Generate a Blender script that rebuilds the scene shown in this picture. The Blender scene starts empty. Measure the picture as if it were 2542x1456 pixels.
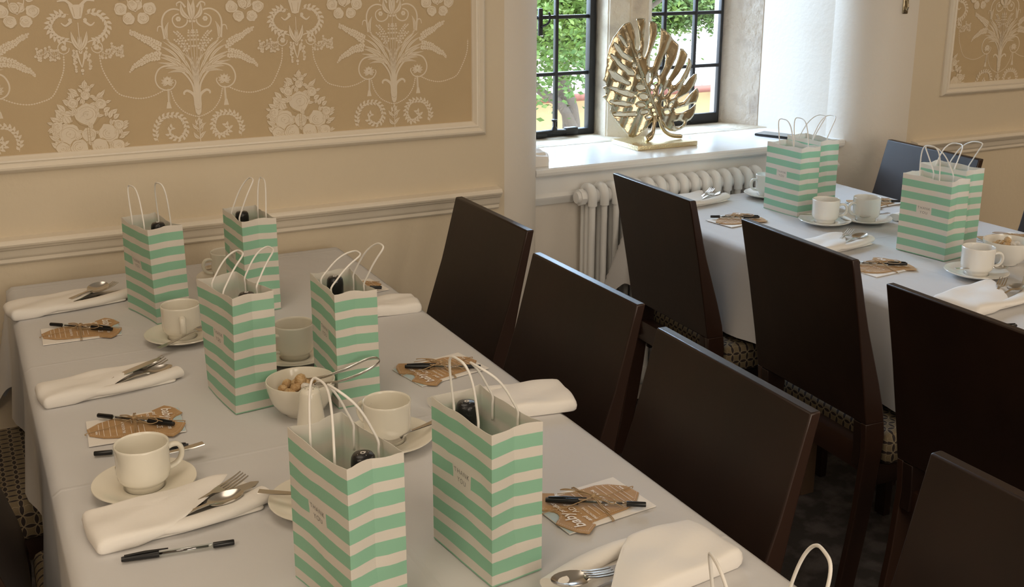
import bpy, bmesh, math, random
from mathutils import Vector, Matrix, noise
R = math.radians
PI = math.pi
scene = bpy.context.scene
COL = scene.collection

# ------------------------------------------------------------------ camera, sky, lights, exposure
cam_d = bpy.data.cameras.new('camera'); cam = bpy.data.objects.new('camera', cam_d); COL.objects.link(cam)
YAW, PITCH, ROLL = R(27.11), R(15.2), R(.11)
cam_d.sensor_fit = 'HORIZONTAL'; cam_d.sensor_width = 36.0
cam_d.lens = 36.0 * 2733.3 / 2542
cam_d.shift_y = -(728 - 610.3) / 2542
cam_d.clip_start = .05; cam_d.clip_end = 200
_f = Vector((math.sin(YAW) * math.cos(PITCH), math.cos(YAW) * math.cos(PITCH), -math.sin(PITCH)))
_r = Vector((math.cos(YAW), -math.sin(YAW), 0)); _u = _r.cross(_f)
_r2 = math.cos(ROLL) * _r + math.sin(ROLL) * _u; _u2 = -math.sin(ROLL) * _r + math.cos(ROLL) * _u
cam.matrix_world = Matrix(((_r2.x, _u2.x, -_f.x, .0907), (_r2.y, _u2.y, -_f.y, -2.8624), (_r2.z, _u2.z, -_f.z, 1.539), (0, 0, 0, 1)))
scene.camera = cam
scene.view_settings.view_transform = 'Standard'; scene.view_settings.look = 'None'
scene.view_settings.gamma = 1; scene.view_settings.use_curve_mapping = False
scene.view_settings.exposure = 0.2

world = bpy.data.worlds.new('sky'); scene.world = world; world.use_nodes = True
wn = world.node_tree.nodes; wl = world.node_tree.links; wn.clear()
wo = wn.new('ShaderNodeOutputWorld'); wb = wn.new('ShaderNodeBackground'); wl.new(wb.outputs[0], wo.inputs[0])
wb.inputs[0].default_value = (.74, .86, 1.0, 1); wb.inputs[1].default_value = 5.0

def light(name, kind, loc, energy, color, **kw):
    d = bpy.data.lights.new(name, kind); o = bpy.data.objects.new(name, d); COL.objects.link(o)
    d.energy = energy; d.color = color; o.location = loc
    tgt = kw.pop('target', None)
    for k, v in kw.items(): setattr(d, k, v)
    if tgt is not None:
        o.rotation_euler = (Vector(tgt) - Vector(loc)).to_track_quat('-Z', 'Y').to_euler()
    return o
light('sun', 'SUN', (3, -3, 9), 5.0, (1, .95, .85), angle=R(1), target=(3.0 - 2.2, -3 + 3.0, 9 - 4.2))
# ceiling lamps of the room (behind and beside the camera)
light('ceiling_area_light', 'AREA', (-1.3, -3.2, 2.66), 25, (1, .83, .63), shape='DISK', size=1.4, target=(-1.3, -3.2, 0))
light('ceiling_area_light', 'AREA', (1.6, -4.2, 2.66), 20, (1, .83, .63), shape='DISK', size=1.4, target=(1.6, -4.2, 0))
light('ceiling_area_light', 'AREA', (4.3, -2.2, 2.66), 16, (1, .83, .63), shape='DISK', size=1.2, target=(4.3, -2.2, 0))  # extra light added on this side to brighten the right wall
light('ceiling_area_light', 'AREA', (.2, -1.3, 2.66), 7, (1, .84, .66), shape='DISK', size=1.2, target=(.2, -1.3, 0))
# fill light added behind the camera to brighten the faces turned towards it
light('rear_fill_light', 'AREA', (.9, -5.9, 1.55), 52, (1, .88, .74), shape='RECTANGLE', size=2.6, size_y=1.5, target=(.9, 0, .95))
# unseen panel added outside to strengthen the daylight through the stone window
light('outside_fill_light', 'AREA', (1.7, 3.0, 2.35), 560, (.52, .72, 1), shape='RECTANGLE', size=4.0, size_y=1.8, target=(2.15, -1.2, 1.0))
# daylight entering by the stone window (portal)
light('window_portal', 'AREA', (2.32, .72, 1.42), 1, (1, 1, 1), shape='RECTANGLE', size=1.05, size_y=1.1, target=(2.32, -3, 1.42)).data.cycles.is_portal = True

# ------------------------------------------------------------------ materials
def lin(c): return c
MATS = {}
def mat(name, color, rough=.5, metal=0.0, bump=None, var=None, spec=.5, trans=0.0, coat=0.0, emit=None):
    m = bpy.data.materials.new(name); m.use_nodes = True; MATS[name] = m
    nt = m.node_tree; b = nt.nodes['Principled BSDF']
    b.inputs['Base Color'].default_value = (*color, 1); b.inputs['Roughness'].default_value = rough
    b.inputs['Metallic'].default_value = metal; b.inputs['Specular IOR Level'].default_value = spec
    b.inputs['Transmission Weight'].default_value = trans; b.inputs['Coat Weight'].default_value = coat
    b.inputs['Coat Roughness'].default_value = .08
    tc = nt.nodes.new('ShaderNodeTexCoord')
    if var:
        sc, c2, lo, hi = var
        n = nt.nodes.new('ShaderNodeTexNoise'); n.inputs['Scale'].default_value = sc; n.inputs['Detail'].default_value = 6
        nt.links.new(tc.outputs['Object'], n.inputs['Vector'])
        r = nt.nodes.new('ShaderNodeMapRange'); r.inputs[1].default_value = lo; r.inputs[2].default_value = hi
        nt.links.new(n.outputs['Fac'], r.inputs[0])
        mx = nt.nodes.new('ShaderNodeMix'); mx.data_type = 'RGBA'
        mx.inputs['A'].default_value = (*color, 1); mx.inputs['B'].default_value = (*c2, 1)
        nt.links.new(r.outputs[0], mx.inputs['Factor']); nt.links.new(mx.outputs['Result'], b.inputs['Base Color'])
    if bump:
        sc, st, dist = bump
        n = nt.nodes.new('ShaderNodeTexNoise'); n.inputs['Scale'].default_value = sc; n.inputs['Detail'].default_value = 4
        nt.links.new(tc.outputs['Object'], n.inputs['Vector'])
        bp = nt.nodes.new('ShaderNodeBump'); bp.inputs['Strength'].default_value = st; bp.inputs['Distance'].default_value = dist
        nt.links.new(n.outputs['Fac'], bp.inputs['Height']); nt.links.new(bp.outputs[0], b.inputs['Normal'])
    return m
def M_(nt, op, a, b=None, clamp=False):
    n = nt.nodes.new('ShaderNodeMath'); n.operation = op; n.use_clamp = clamp
    for i, v in enumerate((a, b)):
        if v is None: continue
        if isinstance(v, (int, float)): n.inputs[i].default_value = v
        else: nt.links.new(v, n.inputs[i])
    return n.outputs[0]
wall_paint = mat('wall_paint', (.71, .605, .45), .55, bump=(60, .12, .01), var=(1.5, (.71, .615, .475), .4, .7))
reveal_paint = mat('reveal_paint', (.77, .715, .64), .5, bump=(60, .10, .01))
trim_paint = mat('trim_paint', (.80, .72, .60), .38, bump=(30, .06, .01))
white_gloss = mat('white_gloss_paint', (.84, .84, .83), .22, bump=(25, .05, .01))
radiator_paint = mat('radiator_enamel', (.86, .86, .85), .3)
stone = mat('limestone', (.70, .62, .50), .85, bump=(45, .5, .01), var=(9, (.42, .36, .30), .5, .75))
stone_old = mat('weathered_limestone', (.66, .60, .53), .9, bump=(40, .6, .012), var=(7, (.30, .24, .21), .52, .85))
iron = mat('black_iron', (.012, .012, .014), .45, bump=(80, .1, .005))
ceiling_paint = mat('ceiling_paint', (.82, .78, .70), .8)
carpet = mat('carpet', (.055, .048, .047), .95, bump=(350, .6, .01), var=(14, (.13, .115, .115), .45, .62))
wallpaper_ground = mat('wallpaper_ground', (.57, .43, .255), .6, bump=(300, .08, .004), var=(3, (.52, .385, .22), .4, .7))
wallpaper_print = mat('wallpaper_print', (.78, .675, .53), .45, bump=(300, .08, .004))
cloth_white = mat('table_linen', (.64, .63, .63), .75, bump=(7, .18, .03))
napkin_linen = mat('napkin_linen', (.86, .82, .77), .8, bump=(30, .12, .01))
china = mat('china_glaze', (.82, .78, .68), .16, coat=.4, spec=.5)
china_white = mat('white_china_glaze', (.85, .83, .78), .16, coat=.4)
steel = mat('stainless_steel', (.62, .60, .57), .2, 1.0)
black_plastic = mat('black_plastic', (.008, .008, .009), .3)
ink = mat('ink_refill', (.02, .012, .012), .4)
card_white = mat('card_white', (.86, .82, .77), .6)
card_blue = mat('card_pale_blue', (.50, .62, .66), .6)
kraft = mat('kraft_card', (.50, .31, .15), .7, bump=(200, .1, .003), var=(60, (.45, .275, .13), .4, .6))
print_white = mat('white_print', (.90, .84, .78), .6)
twine = mat('jute_twine', (.42, .29, .16), .9)
cord = mat('paper_cord', (.86, .83, .78), .7)
wood = mat('dark_stained_wood', (.0155, .0076, .0052), .40, bump=(40, .04, .005), var=(6, (.022, .0105, .0068), .4, .65), spec=.32)
wood_edge = mat('worn_wood_edge', (.030, .0125, .0068), .38)
brass = mat('polished_brass', (.54, .46, .32), .25, 1.0, bump=(22, .22, .012))
brass_edge = mat('cast_brass_plinth', (.76, .64, .40), .3, 1.0, bump=(160, .6, .004))
foil = mat('black_foil', (.010, .010, .011), .3, bump=(60, .5, .006))
bottle_glass = mat('dark_green_glass', (.02, .06, .03), .1)
sugar = mat('raw_sugar', (.50, .31, .14), .6, bump=(250, .8, .004), var=(120, (.66, .47, .26), .4, .65))
sugar_w = mat('white_sugar', (.82, .78, .72), .6, bump=(250, .8, .004))
phone_black = mat('phone_glass', (.012, .013, .015), .12)
ink_grey = mat('dark_grey_print', (.10, .10, .10), .6)
leaf_green = mat('tree_leaves', (.055, .12, .022), .5, var=(1.3, (.13, .21, .03), .42, .62))
bark = mat('bark', (.13, .10, .08), .9, bump=(20, .6, .02))
render_yellow = mat('yellow_stone_wall', (.62, .45, .24), .9, var=(3, (.50, .38, .22), .4, .65))
gutter_red = mat('red_gutter', (.25, .09, .07), .6)
ground_m = mat('gravel', (.40, .36, .30), .95)
wood_table = mat('table_wood', (.10, .06, .035), .5)

def make_glass():
    m = bpy.data.materials.new('window_glass'); m.use_nodes = True; nt = m.node_tree; nt.nodes.clear()
    o = nt.nodes.new('ShaderNodeOutputMaterial'); mx = nt.nodes.new('ShaderNodeMixShader')
    t = nt.nodes.new('ShaderNodeBsdfTransparent'); g = nt.nodes.new('ShaderNodeBsdfGlossy'); g.inputs['Roughness'].default_value = .03
    t.inputs[0].default_value = (.93, .96, .95, 1); mx.inputs[0].default_value = .05
    nt.links.new(t.outputs[0], mx.inputs[1]); nt.links.new(g.outputs[0], mx.inputs[2]); nt.links.new(mx.outputs[0], o.inputs[0])
    return m
def add_creases(m, per, x0, y0):
    nt = m.node_tree; b = nt.nodes['Principled BSDF']; tc = nt.nodes.new('ShaderNodeTexCoord'); sp = nt.nodes.new('ShaderNodeSeparateXYZ'); nt.links.new(tc.outputs['Object'], sp.inputs[0])
    def ridge(v, o, w):
        d = M_(nt, 'MULTIPLY', M_(nt, 'ABSOLUTE', M_(nt, 'SUBTRACT', M_(nt, 'FLOORED_MODULO', M_(nt, 'ADD', M_(nt, 'DIVIDE', M_(nt, 'SUBTRACT', v, o), per), .5), 1.0), .5)), per)
        return M_(nt, 'SUBTRACT', 1.0, M_(nt, 'DIVIDE', d, w), True)
    h = M_(nt, 'ADD', ridge(sp.outputs[1], y0, .006), ridge(sp.outputs[0], x0, .005))
    bp = nt.nodes.new('ShaderNodeBump'); bp.inputs['Strength'].default_value = .35; bp.inputs['Distance'].default_value = .0022
    old = b.inputs['Normal'].links[0].from_socket; nt.links.new(h, bp.inputs['Height']); nt.links.new(old, bp.inputs['Normal']); nt.links.new(bp.outputs[0], b.inputs['Normal'])
add_creases(cloth_white, .56, .575, -1.215)
window_glass = make_glass()
clear_plastic = make_glass(); clear_plastic.name = 'clear_plastic'
clear_plastic.node_tree.nodes['Mix Shader'].inputs[0].default_value = .22

def make_paper():
    m = mat('striped_paper', (.80, .74, .66), .55, bump=(35, .10, .006)); nt = m.node_tree; b = nt.nodes['Principled BSDF']
    uv = nt.nodes.new('ShaderNodeUVMap'); sp = nt.nodes.new('ShaderNodeSeparateXYZ'); nt.links.new(uv.outputs[0], sp.inputs[0])
    u, t = sp.outputs[0], sp.outputs[1]
    t0 = M_(nt, 'SUBTRACT', t, .0137)
    ph = M_(nt, 'FLOORED_MODULO', t0, .0325)
    band = M_(nt, 'MULTIPLY', M_(nt, 'LESS_THAN', ph, .0186), M_(nt, 'GREATER_THAN', t0, 0.0))
    gu = M_(nt, 'MULTIPLY', M_(nt, 'GREATER_THAN', u, .0495), M_(nt, 'LESS_THAN', u, .0945))
    gt = M_(nt, 'MULTIPLY', M_(nt, 'GREATER_THAN', t, .0765), M_(nt, 'LESS_THAN', t, .1)) 
    g = M_(nt, 'MULTIPLY', band, M_(nt, 'SUBTRACT', 1.0, M_(nt, 'MULTIPLY', gu, gt)))
    mx = nt.nodes.new('ShaderNodeMix'); mx.data_type = 'RGBA'
    mx.inputs['A'].default_value = (.90, .85, .785, 1); mx.inputs['B'].default_value = (.37, .70, .51, 1)
    nt.links.new(g, mx.inputs['Factor']); nt.links.new(mx.outputs['Result'], b.inputs['Base Color'])
    return m
paper = make_paper()
paper_in = mat('paper_inside', (.88, .86, .80), .7)
def add_translucency(m, fac):
    nt = m.node_tree; b = nt.nodes['Principled BSDF']; out = nt.nodes['Material Output']; tr = nt.nodes.new('ShaderNodeBsdfTranslucent'); mx = nt.nodes.new('ShaderNodeMixShader'); mx.inputs[0].default_value = fac
    if b.inputs['Base Color'].links: nt.links.new(b.inputs['Base Color'].links[0].from_socket, tr.inputs[0])
    else: tr.inputs[0].default_value = b.inputs['Base Color'].default_value
    nt.links.new(b.outputs[0], mx.inputs[1]); nt.links.new(tr.outputs[0], mx.inputs[2]); nt.links.new(mx.outputs[0], out.inputs['Surface'])
add_translucency(paper, .28); add_translucency(paper_in, .35)

def make_seat():
    m = mat('quatrefoil_upholstery', (.2, .15, .1), .8, bump=(600, .3, .003)); nt = m.node_tree; b = nt.nodes['Principled BSDF']
    uv = nt.nodes.new('ShaderNodeUVMap'); sp = nt.nodes.new('ShaderNodeSeparateXYZ'); nt.links.new(uv.outputs[0], sp.inputs[0])
    a = .0245
    U = M_(nt, 'ABSOLUTE', M_(nt, 'SUBTRACT', M_(nt, 'FLOORED_MODULO', M_(nt, 'DIVIDE', sp.outputs[0], a), 1.0), .5))
    V = M_(nt, 'ABSOLUTE', M_(nt, 'SUBTRACT', M_(nt, 'FLOORED_MODULO', M_(nt, 'DIVIDE', sp.outputs[1], a), 1.0), .5))
    sq = lambda x: M_(nt, 'MULTIPLY', x, x)
    d1 = M_(nt, 'ADD', sq(M_(nt, 'ADD', U, .5)), sq(M_(nt, 'SUBTRACT', V, .5)))
    d2 = M_(nt, 'ADD', sq(M_(nt, 'SUBTRACT', U, .5)), sq(M_(nt, 'ADD', V, .5)))
    d = M_(nt, 'MINIMUM', d1, d2)
    petal = M_(nt, 'LESS_THAN', d, .44); rim = M_(nt, 'LESS_THAN', d, .52)
    m1 = nt.nodes.new('ShaderNodeMix'); m1.data_type = 'RGBA'; m2 = nt.nodes.new('ShaderNodeMix'); m2.data_type = 'RGBA'
    m1.inputs['A'].default_value = (.165, .125, .070, 1); m1.inputs['B'].default_value = (.25, .20, .13, 1)
    m2.inputs['B'].default_value = (.022, .014, .012, 1)
    nt.links.new(rim, m1.inputs['Factor']); nt.links.new(m1.outputs['Result'], m2.inputs['A']); nt.links.new(petal, m2.inputs['Factor'])
    nt.links.new(m2.outputs['Result'], b.inputs['Base Color'])
    return m
seat_fabric = make_seat()

def make_roof():
    m = mat('roof_tiles', (.62, .55, .50), .8); nt = m.node_tree; b = nt.nodes['Principled BSDF']
    tc = nt.nodes.new('ShaderNodeTexCoord'); br = nt.nodes.new('ShaderNodeTexBrick'); nt.links.new(tc.outputs['Object'], br.inputs['Vector'])
    br.inputs['Color1'].default_value = (.78, .74, .70, 1); br.inputs['Color2'].default_value = (.70, .66, .62, 1); br.inputs['Mortar'].default_value = (.30, .27, .25, 1)
    br.inputs['Scale'].default_value = 3.2; br.inputs['Mortar Size'].default_value = .03
    nt.links.new(br.outputs[0], b.inputs['Base Color'])
    return m
roof_m = make_roof()

# ------------------------------------------------------------------ mesh helpers
def obj(name, verts, faces, m, parent=None, smooth=True, midx=None, uvs=None, loc=None, auto=None):
    me = bpy.data.meshes.new(name); me.from_pydata([tuple(v) for v in verts], [], [tuple(f) for f in faces])
    ms = m if isinstance(m, (list, tuple)) else [m]
    for q in ms: me.materials.append(q)
    if midx:
        for p, i in zip(me.polygons, midx): p.material_index = i
    if uvs:
        ul = me.uv_layers.new(name='UVMap')
        for p in me.polygons:
            for li, vi in zip(p.loop_indices, p.vertices): ul.data[li].uv = uvs[p.index][vi] if isinstance(uvs, dict) else uvs[vi]
    me.polygons.foreach_set('use_smooth', [smooth] * len(me.polygons))
    if auto is not None: me.set_sharp_from_angle(angle=R(auto))
    me.update()
    o = bpy.data.objects.new(name, me); COL.objects.link(o)
    if parent: o.parent = parent
    if loc: o.location = loc
    return o
def tag(o, label, cat, group=None):
    o['label'] = label; o['category'] = cat
    if group: o['group'] = group
    return o
def thing(name, label, cat, loc=(0, 0, 0), rz=0.0, group=None):
    o = bpy.data.objects.new(name, None); COL.objects.link(o); o.empty_display_size = .05
    o.location = loc; o.rotation_euler = (0, 0, rz)
    return tag(o, label, cat, group)
def struct(o):
    o['kind'] = 'structure'; return o
def kids(o): return [c for c in bpy.data.objects if c.parent == o]
def copy_tree(o, parent=None):
    c = o.copy(); COL.objects.link(c)
    if parent: c.parent = parent
    for ch in kids(o): copy_tree(ch, c)
    return c
class MB:
    def __init__(s): s.v = []; s.f = []; s.mi = []
    def add(s, v, f, mi=0):
        n = len(s.v); s.v += [tuple(q) for q in v]; s.f += [tuple(i + n for i in q) for q in f]; s.mi += [mi] * len(f); return s
    def build(s, name, m, parent=None, smooth=True, **k): return obj(name, s.v, s.f, m, parent, smooth, s.mi, **k)
def box_vf(x0, x1, y0, y1, z0, z1):
    v = [(x, y, z) for x in (x0, x1) for y in (y0, y1) for z in (z0, z1)]
    return v, [(0, 1, 3, 2), (4, 6, 7, 5), (0, 4, 5, 1), (2, 3, 7, 6), (0, 2, 6, 4), (1, 5, 7, 3)]
def bev_box(x0, x1, y0, y1, z0, z1, b=.004, seg=2):
    bm = bmesh.new(); v, f = box_vf(x0, x1, y0, y1, z0, z1); vs = [bm.verts.new(q) for q in v]
    for q in f: bm.faces.new([vs[i] for i in q])
    if b > 0: bmesh.ops.bevel(bm, geom=bm.edges[:], offset=b, segments=seg, affect='EDGES', profile=.5)
    bmesh.ops.recalc_face_normals(bm, faces=bm.faces[:]); bm.verts.index_update()
    out = [tuple(q.co) for q in bm.verts], [tuple(q.index for q in p.verts) for p in bm.faces]
    bm.free(); return out
def lathe(prof, seg=40, closed=False):
    v = []; f = []; n = len(prof)
    for r, z in prof:
        for k in range(seg):
            a = 2 * PI * k / seg; v.append((r * math.cos(a), r * math.sin(a), z))
    for i in range(n - 1):
        for k in range(seg):
            a, b = i * seg + k, i * seg + (k + 1) % seg
            f.append((a, b, b + seg, a + seg))
    if prof[0][0] > 1e-5: f.append(tuple(range(seg))[::-1])
    if prof[-1][0] > 1e-5: f.append(tuple((n - 1) * seg + k for k in range(seg)))
    return v, f
def sm_path(pts, n=8, closed=False):
    P = [Vector(p) for p in pts]; out = []; N = len(P)
    rng = range(N if closed else N - 1)
    for i in rng:
        g = lambda j: P[j % N] if closed else P[max(0, min(N - 1, j))]
        a, b, c, d = g(i - 1), g(i), g(i + 1), g(i + 2)
        for k in range(n):
            t = k / n
            out.append(.5 * ((2 * b) + (c - a) * t + (2 * a - 5 * b + 4 * c - d) * t * t + (3 * b - a - 3 * c + d) * t ** 3))
    if not closed: out.append(P[-1])
    return out
def tube(path, rad, seg=8, closed=False, sx=1.0, sy=1.0, up=None):
    P = [Vector(p) for p in path]; n = len(P); v = []; f = []
    up0 = Vector(up) if up else None; prev = None
    for i, p in enumerate(P):
        if closed: t = P[(i + 1) % n] - P[i - 1]
        else: t = P[min(i + 1, n - 1)] - P[max(i - 1, 0)]
        if t.length < 1e-9: t = Vector((0, 0, 1))
        t.normalize()
        if up0 is not None: a = up0 - t * up0.dot(t)
        elif prev is None: a = t.orthogonal()
        else: a = prev - t * prev.dot(t)
        if a.length < 1e-6: a = t.orthogonal()
        a.normalize(); prev = a; b = t.cross(a)
        r = rad[i] if isinstance(rad, (list, tuple)) else rad
        for k in range(seg):
            q = 2 * PI * k / seg; v.append(p + a * (math.cos(q) * r * sx) + b * (math.sin(q) * r * sy))
    m = n if closed else n - 1
    for i in range(m):
        for k in range(seg):
            a, b = i * seg + k, i * seg + (k + 1) % seg; c, d = ((i + 1) % n) * seg + (k + 1) % seg, ((i + 1) % n) * seg + k
            f.append((a, b, c, d))
    if not closed: f.append(tuple(range(seg))[::-1]); f.append(tuple((n - 1) * seg + k for k in range(seg)))
    return v, f
def prism(poly, z0, z1):
    n = len(poly); v = [(x, y, z0) for x, y in poly] + [(x, y, z1) for x, y in poly]
    return v, [tuple(range(n))[::-1], tuple(range(n, 2 * n))] + [(i, (i + 1) % n, n + (i + 1) % n, n + i) for i in range(n)]
def xform(v, loc=(0, 0, 0), rz=0, s=1.0):
    c, q = math.cos(rz), math.sin(rz)
    return [(loc[0] + s * (x * c - y * q), loc[1] + s * (x * q + y * c), loc[2] + s * z) for x, y, z in v]
def fix(o):
    bm = bmesh.new(); bm.from_mesh(o.data); bmesh.ops.recalc_face_normals(bm, faces=bm.faces[:]); bm.to_mesh(o.data); bm.free(); return o
def text_vf(s, size, thick=0.0, shear=0.0, spacing=1.0):
    cu = bpy.data.curves.new('t', 'FONT'); cu.body = s; cu.size = size; cu.align_x = 'CENTER'; cu.shear = shear; cu.space_character = spacing
    cu.offset = thick; cu.resolution_u = 3
    o = bpy.data.objects.new('t', cu); COL.objects.link(o); bpy.context.view_layer.update()
    me = o.evaluated_get(bpy.context.evaluated_depsgraph_get()).to_mesh()
    v = [tuple(q.co) for q in me.vertices]; f = [tuple(p.vertices) for p in me.polygons]
    bpy.data.objects.remove(o); bpy.data.curves.remove(cu)
    return v, f

# ------------------------------------------------------------------ room shell
S = .866                                  # sill height
def arc(cx, cy, r, a0, a1, n=14): return [(cx + r * math.cos(R(a0 + (a1 - a0) * k / n)), cy + r * math.sin(R(a0 + (a1 - a0) * k / n))) for k in range(n + 1)]
def reveal(o, test):
    for p in o.data.polygons:
        if abs(p.normal.z) < .5 and test(p.center): p.material_index = 1
left_plan = [(-3.2, 0.0)] + arc(1.53, .178, .178, -90, 0) + [(1.80, .47), (1.84, .60), (1.84, .80), (-3.2, .80)]
v, f = prism(left_plan, 0, 2.75); w = fix(obj('wall_left', v, f, [wall_paint, reveal_paint], auto=30)); struct(w); reveal(w, lambda c: c.x > 1.529)
right_plan = [(5.6, 0.0), (5.6, .80), (2.95, .80), (2.886, .497), (2.958, .20)] + arc(3.158, .20, .20, 180, 270)
v, f = prism(right_plan, 0, 2.75); w = struct(fix(obj('wall_right', v, f, [wall_paint, reveal_paint], auto=30))); reveal(w, lambda c: c.x < 3.159)
b = MB()
b.add(*box_vf(1.60, 3.0, .15, .80, 0, S - .03)); b.add(*box_vf(1.5, 3.16, .04, .80, 2.02, 2.75))
struct(fix(b.build('wall_back', reveal_paint, smooth=False)))
b = MB(); b.add(*box_vf(-3.4, -3.2, -6.2, .8, 0, 2.75)); struct(fix(b.build('wall_west', wall_paint, smooth=False)))
b = MB(); b.add(*box_vf(5.6, 5.8, -6.2, .8, 0, 2.75)); struct(fix(b.build('wall_east', wall_paint, smooth=False)))
b = MB(); b.add(*box_vf(-3.4, 5.8, -6.4, -6.2, 0, 2.75)); struct(fix(b.build('wall_front', wall_paint, smooth=False)))
b = MB(); b.add(*box_vf(-3.4, 5.8, -6.4, .80, -.1, 0)); struct(fix(b.build('floor', carpet, smooth=False)))
b = MB(); b.add(*box_vf(-3.4, 5.8, -6.4, .80, 2.75, 2.95)); struct(fix(b.build('ceiling', ceiling_paint, smooth=False)))
def sweep_x(prof, x0, x1, y=0.0):
    n = len(prof); v = [(x0, y - d, z) for d, z in prof] + [(x1, y - d, z) for d, z in prof]
    return v, [(i, (i + 1) % n, n + (i + 1) % n, n + i) for i in range(n)] + [tuple(range(n))[::-1], tuple(range(n, 2 * n))]
rail = [(0, .790), (.008, .790), (.011, .794), (.011, .803), (.014, .806), (.017, .812), (.018, .820), (.021, .826), (.027, .830), (.029, .834), (.034, .838), (.036, .843), (.034, .849), (.030, .853), (0, .856)]
struct(fix(obj('trim_1', *sweep_x(rail, -3.2, 1.507), trim_paint, auto=25)))
struct(fix(obj('trim_2', *sweep_x([(d, z + .006) for d, z in rail], 3.182, 5.6), trim_paint, auto=25)))
base = [(0, 0), (.018, 0), (.018, .11), (.012, .125), (.006, .13), (0, .13)]
struct(fix(obj('baseboard_left', *sweep_x(base, -3.2, 1.52), trim_paint, auto=25)))
struct(fix(obj('baseboard_right', *sweep_x(base, 3.18, 5.6), trim_paint, auto=25)))
def panel_frame(name, x0, x1, z0, z1):
    prof = [(0, 0), (0, .008), (.003, .013), (.009, .018), (.014, .019), (.018, .016), (.021, .013), (.024, .013), (.027, .015), (.031, .014), (.036, .008), (.040, .005), (.042, 0)]
    v = []; f = []
    for o_, d in prof: v += [(x0 + o_, -d, z0 + o_), (x1 - o_, -d, z0 + o_), (x1 - o_, -d, z1 - o_), (x0 + o_, -d, z1 - o_)]
    for i in range(len(prof) - 1):
        for k in range(4): f.append((i * 4 + k, i * 4 + (k + 1) % 4, (i + 1) * 4 + (k + 1) % 4, (i + 1) * 4 + k))
    return struct(fix(obj(name, v, f, trim_paint, auto=25)))
panel_frame('trim_3', -1.75, 1.466, 1.013, 2.40)
panel_frame('trim_4', 3.303, 5.3, 1.018, 2.40)

# ------------------------------------------------------------------ wallpaper (printed pattern laid on the paper's face)
random.seed(5)
WP = {
 'heart': [(1,1223),(35,1278),(62,1313),(71,1336),(73,1359),(65,1378),(48,1388),(30,1386),(18,1375),(11,1362),(15,1351),(27,1344),(40,1346),(47,1357),(46,1368),(37,1375),(31,1376)],
 'scroll': [(2,1162),(6,1179),(11,1203),(26,1227),(47,1244),(70,1250),(88,1244),(98,1228),(99,1211),(91,1197),(75,1190),(60,1194),(51,1207),(53,1215)],
 'swag1': [(226,1288),(223,1253),(210,1220),(191,1189),(166,1178),(138,1173),(108,1178),(79,1191)],
 'swag2': [(65,1191),(57,1161),(39,1136),(16,1123),(0,1119)],
 'curl': [(5,1148),(6,1169),(12,1179),(24,1186),(32,1182),(32,1176)],
 'sp1': [(86,1299),(98,1307),(110,1314),(123,1320),(135,1328),(145,1333),(151,1337)],
 'sp2': [(89,1276),(104,1274),(117,1270),(129,1262),(141,1256),(151,1250),(157,1242)],
 'sp3': [(13,1267),(20,1301),(32,1321),(42,1332)], 'sp4': [(13,1264),(27,1295),(42,1312)], 'sp5': [(6,1264),(8,1311),(6,1334)],
 'lf': [(70,1316),(72,1333),(75,1346),(83,1346),(86,1335)],
 'wr': [(105,1062),(109,1085),(103,1106),(90,1121),(70,1126),(50,1123),(38,1109),(34,1088),(46,1068),(64,1069),(77,1081),(69,1094)],
 'lau': [(19,1381),(40,1384),(56,1375),(66,1357),(62,1339),(49,1325),(31,1318)],
 'wsc': [(1,1288),(8,1306),(22,1317),(37,1318),(49,1309),(49,1296),(39,1289),(28,1294),(25,1303)],
 'wsp': [(49,1290),(62,1285),(72,1297),(82,1291),(94,1288),(98,1292)], 'wsp2': [(10,1288),(17,1276),(16,1259)],
}
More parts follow.
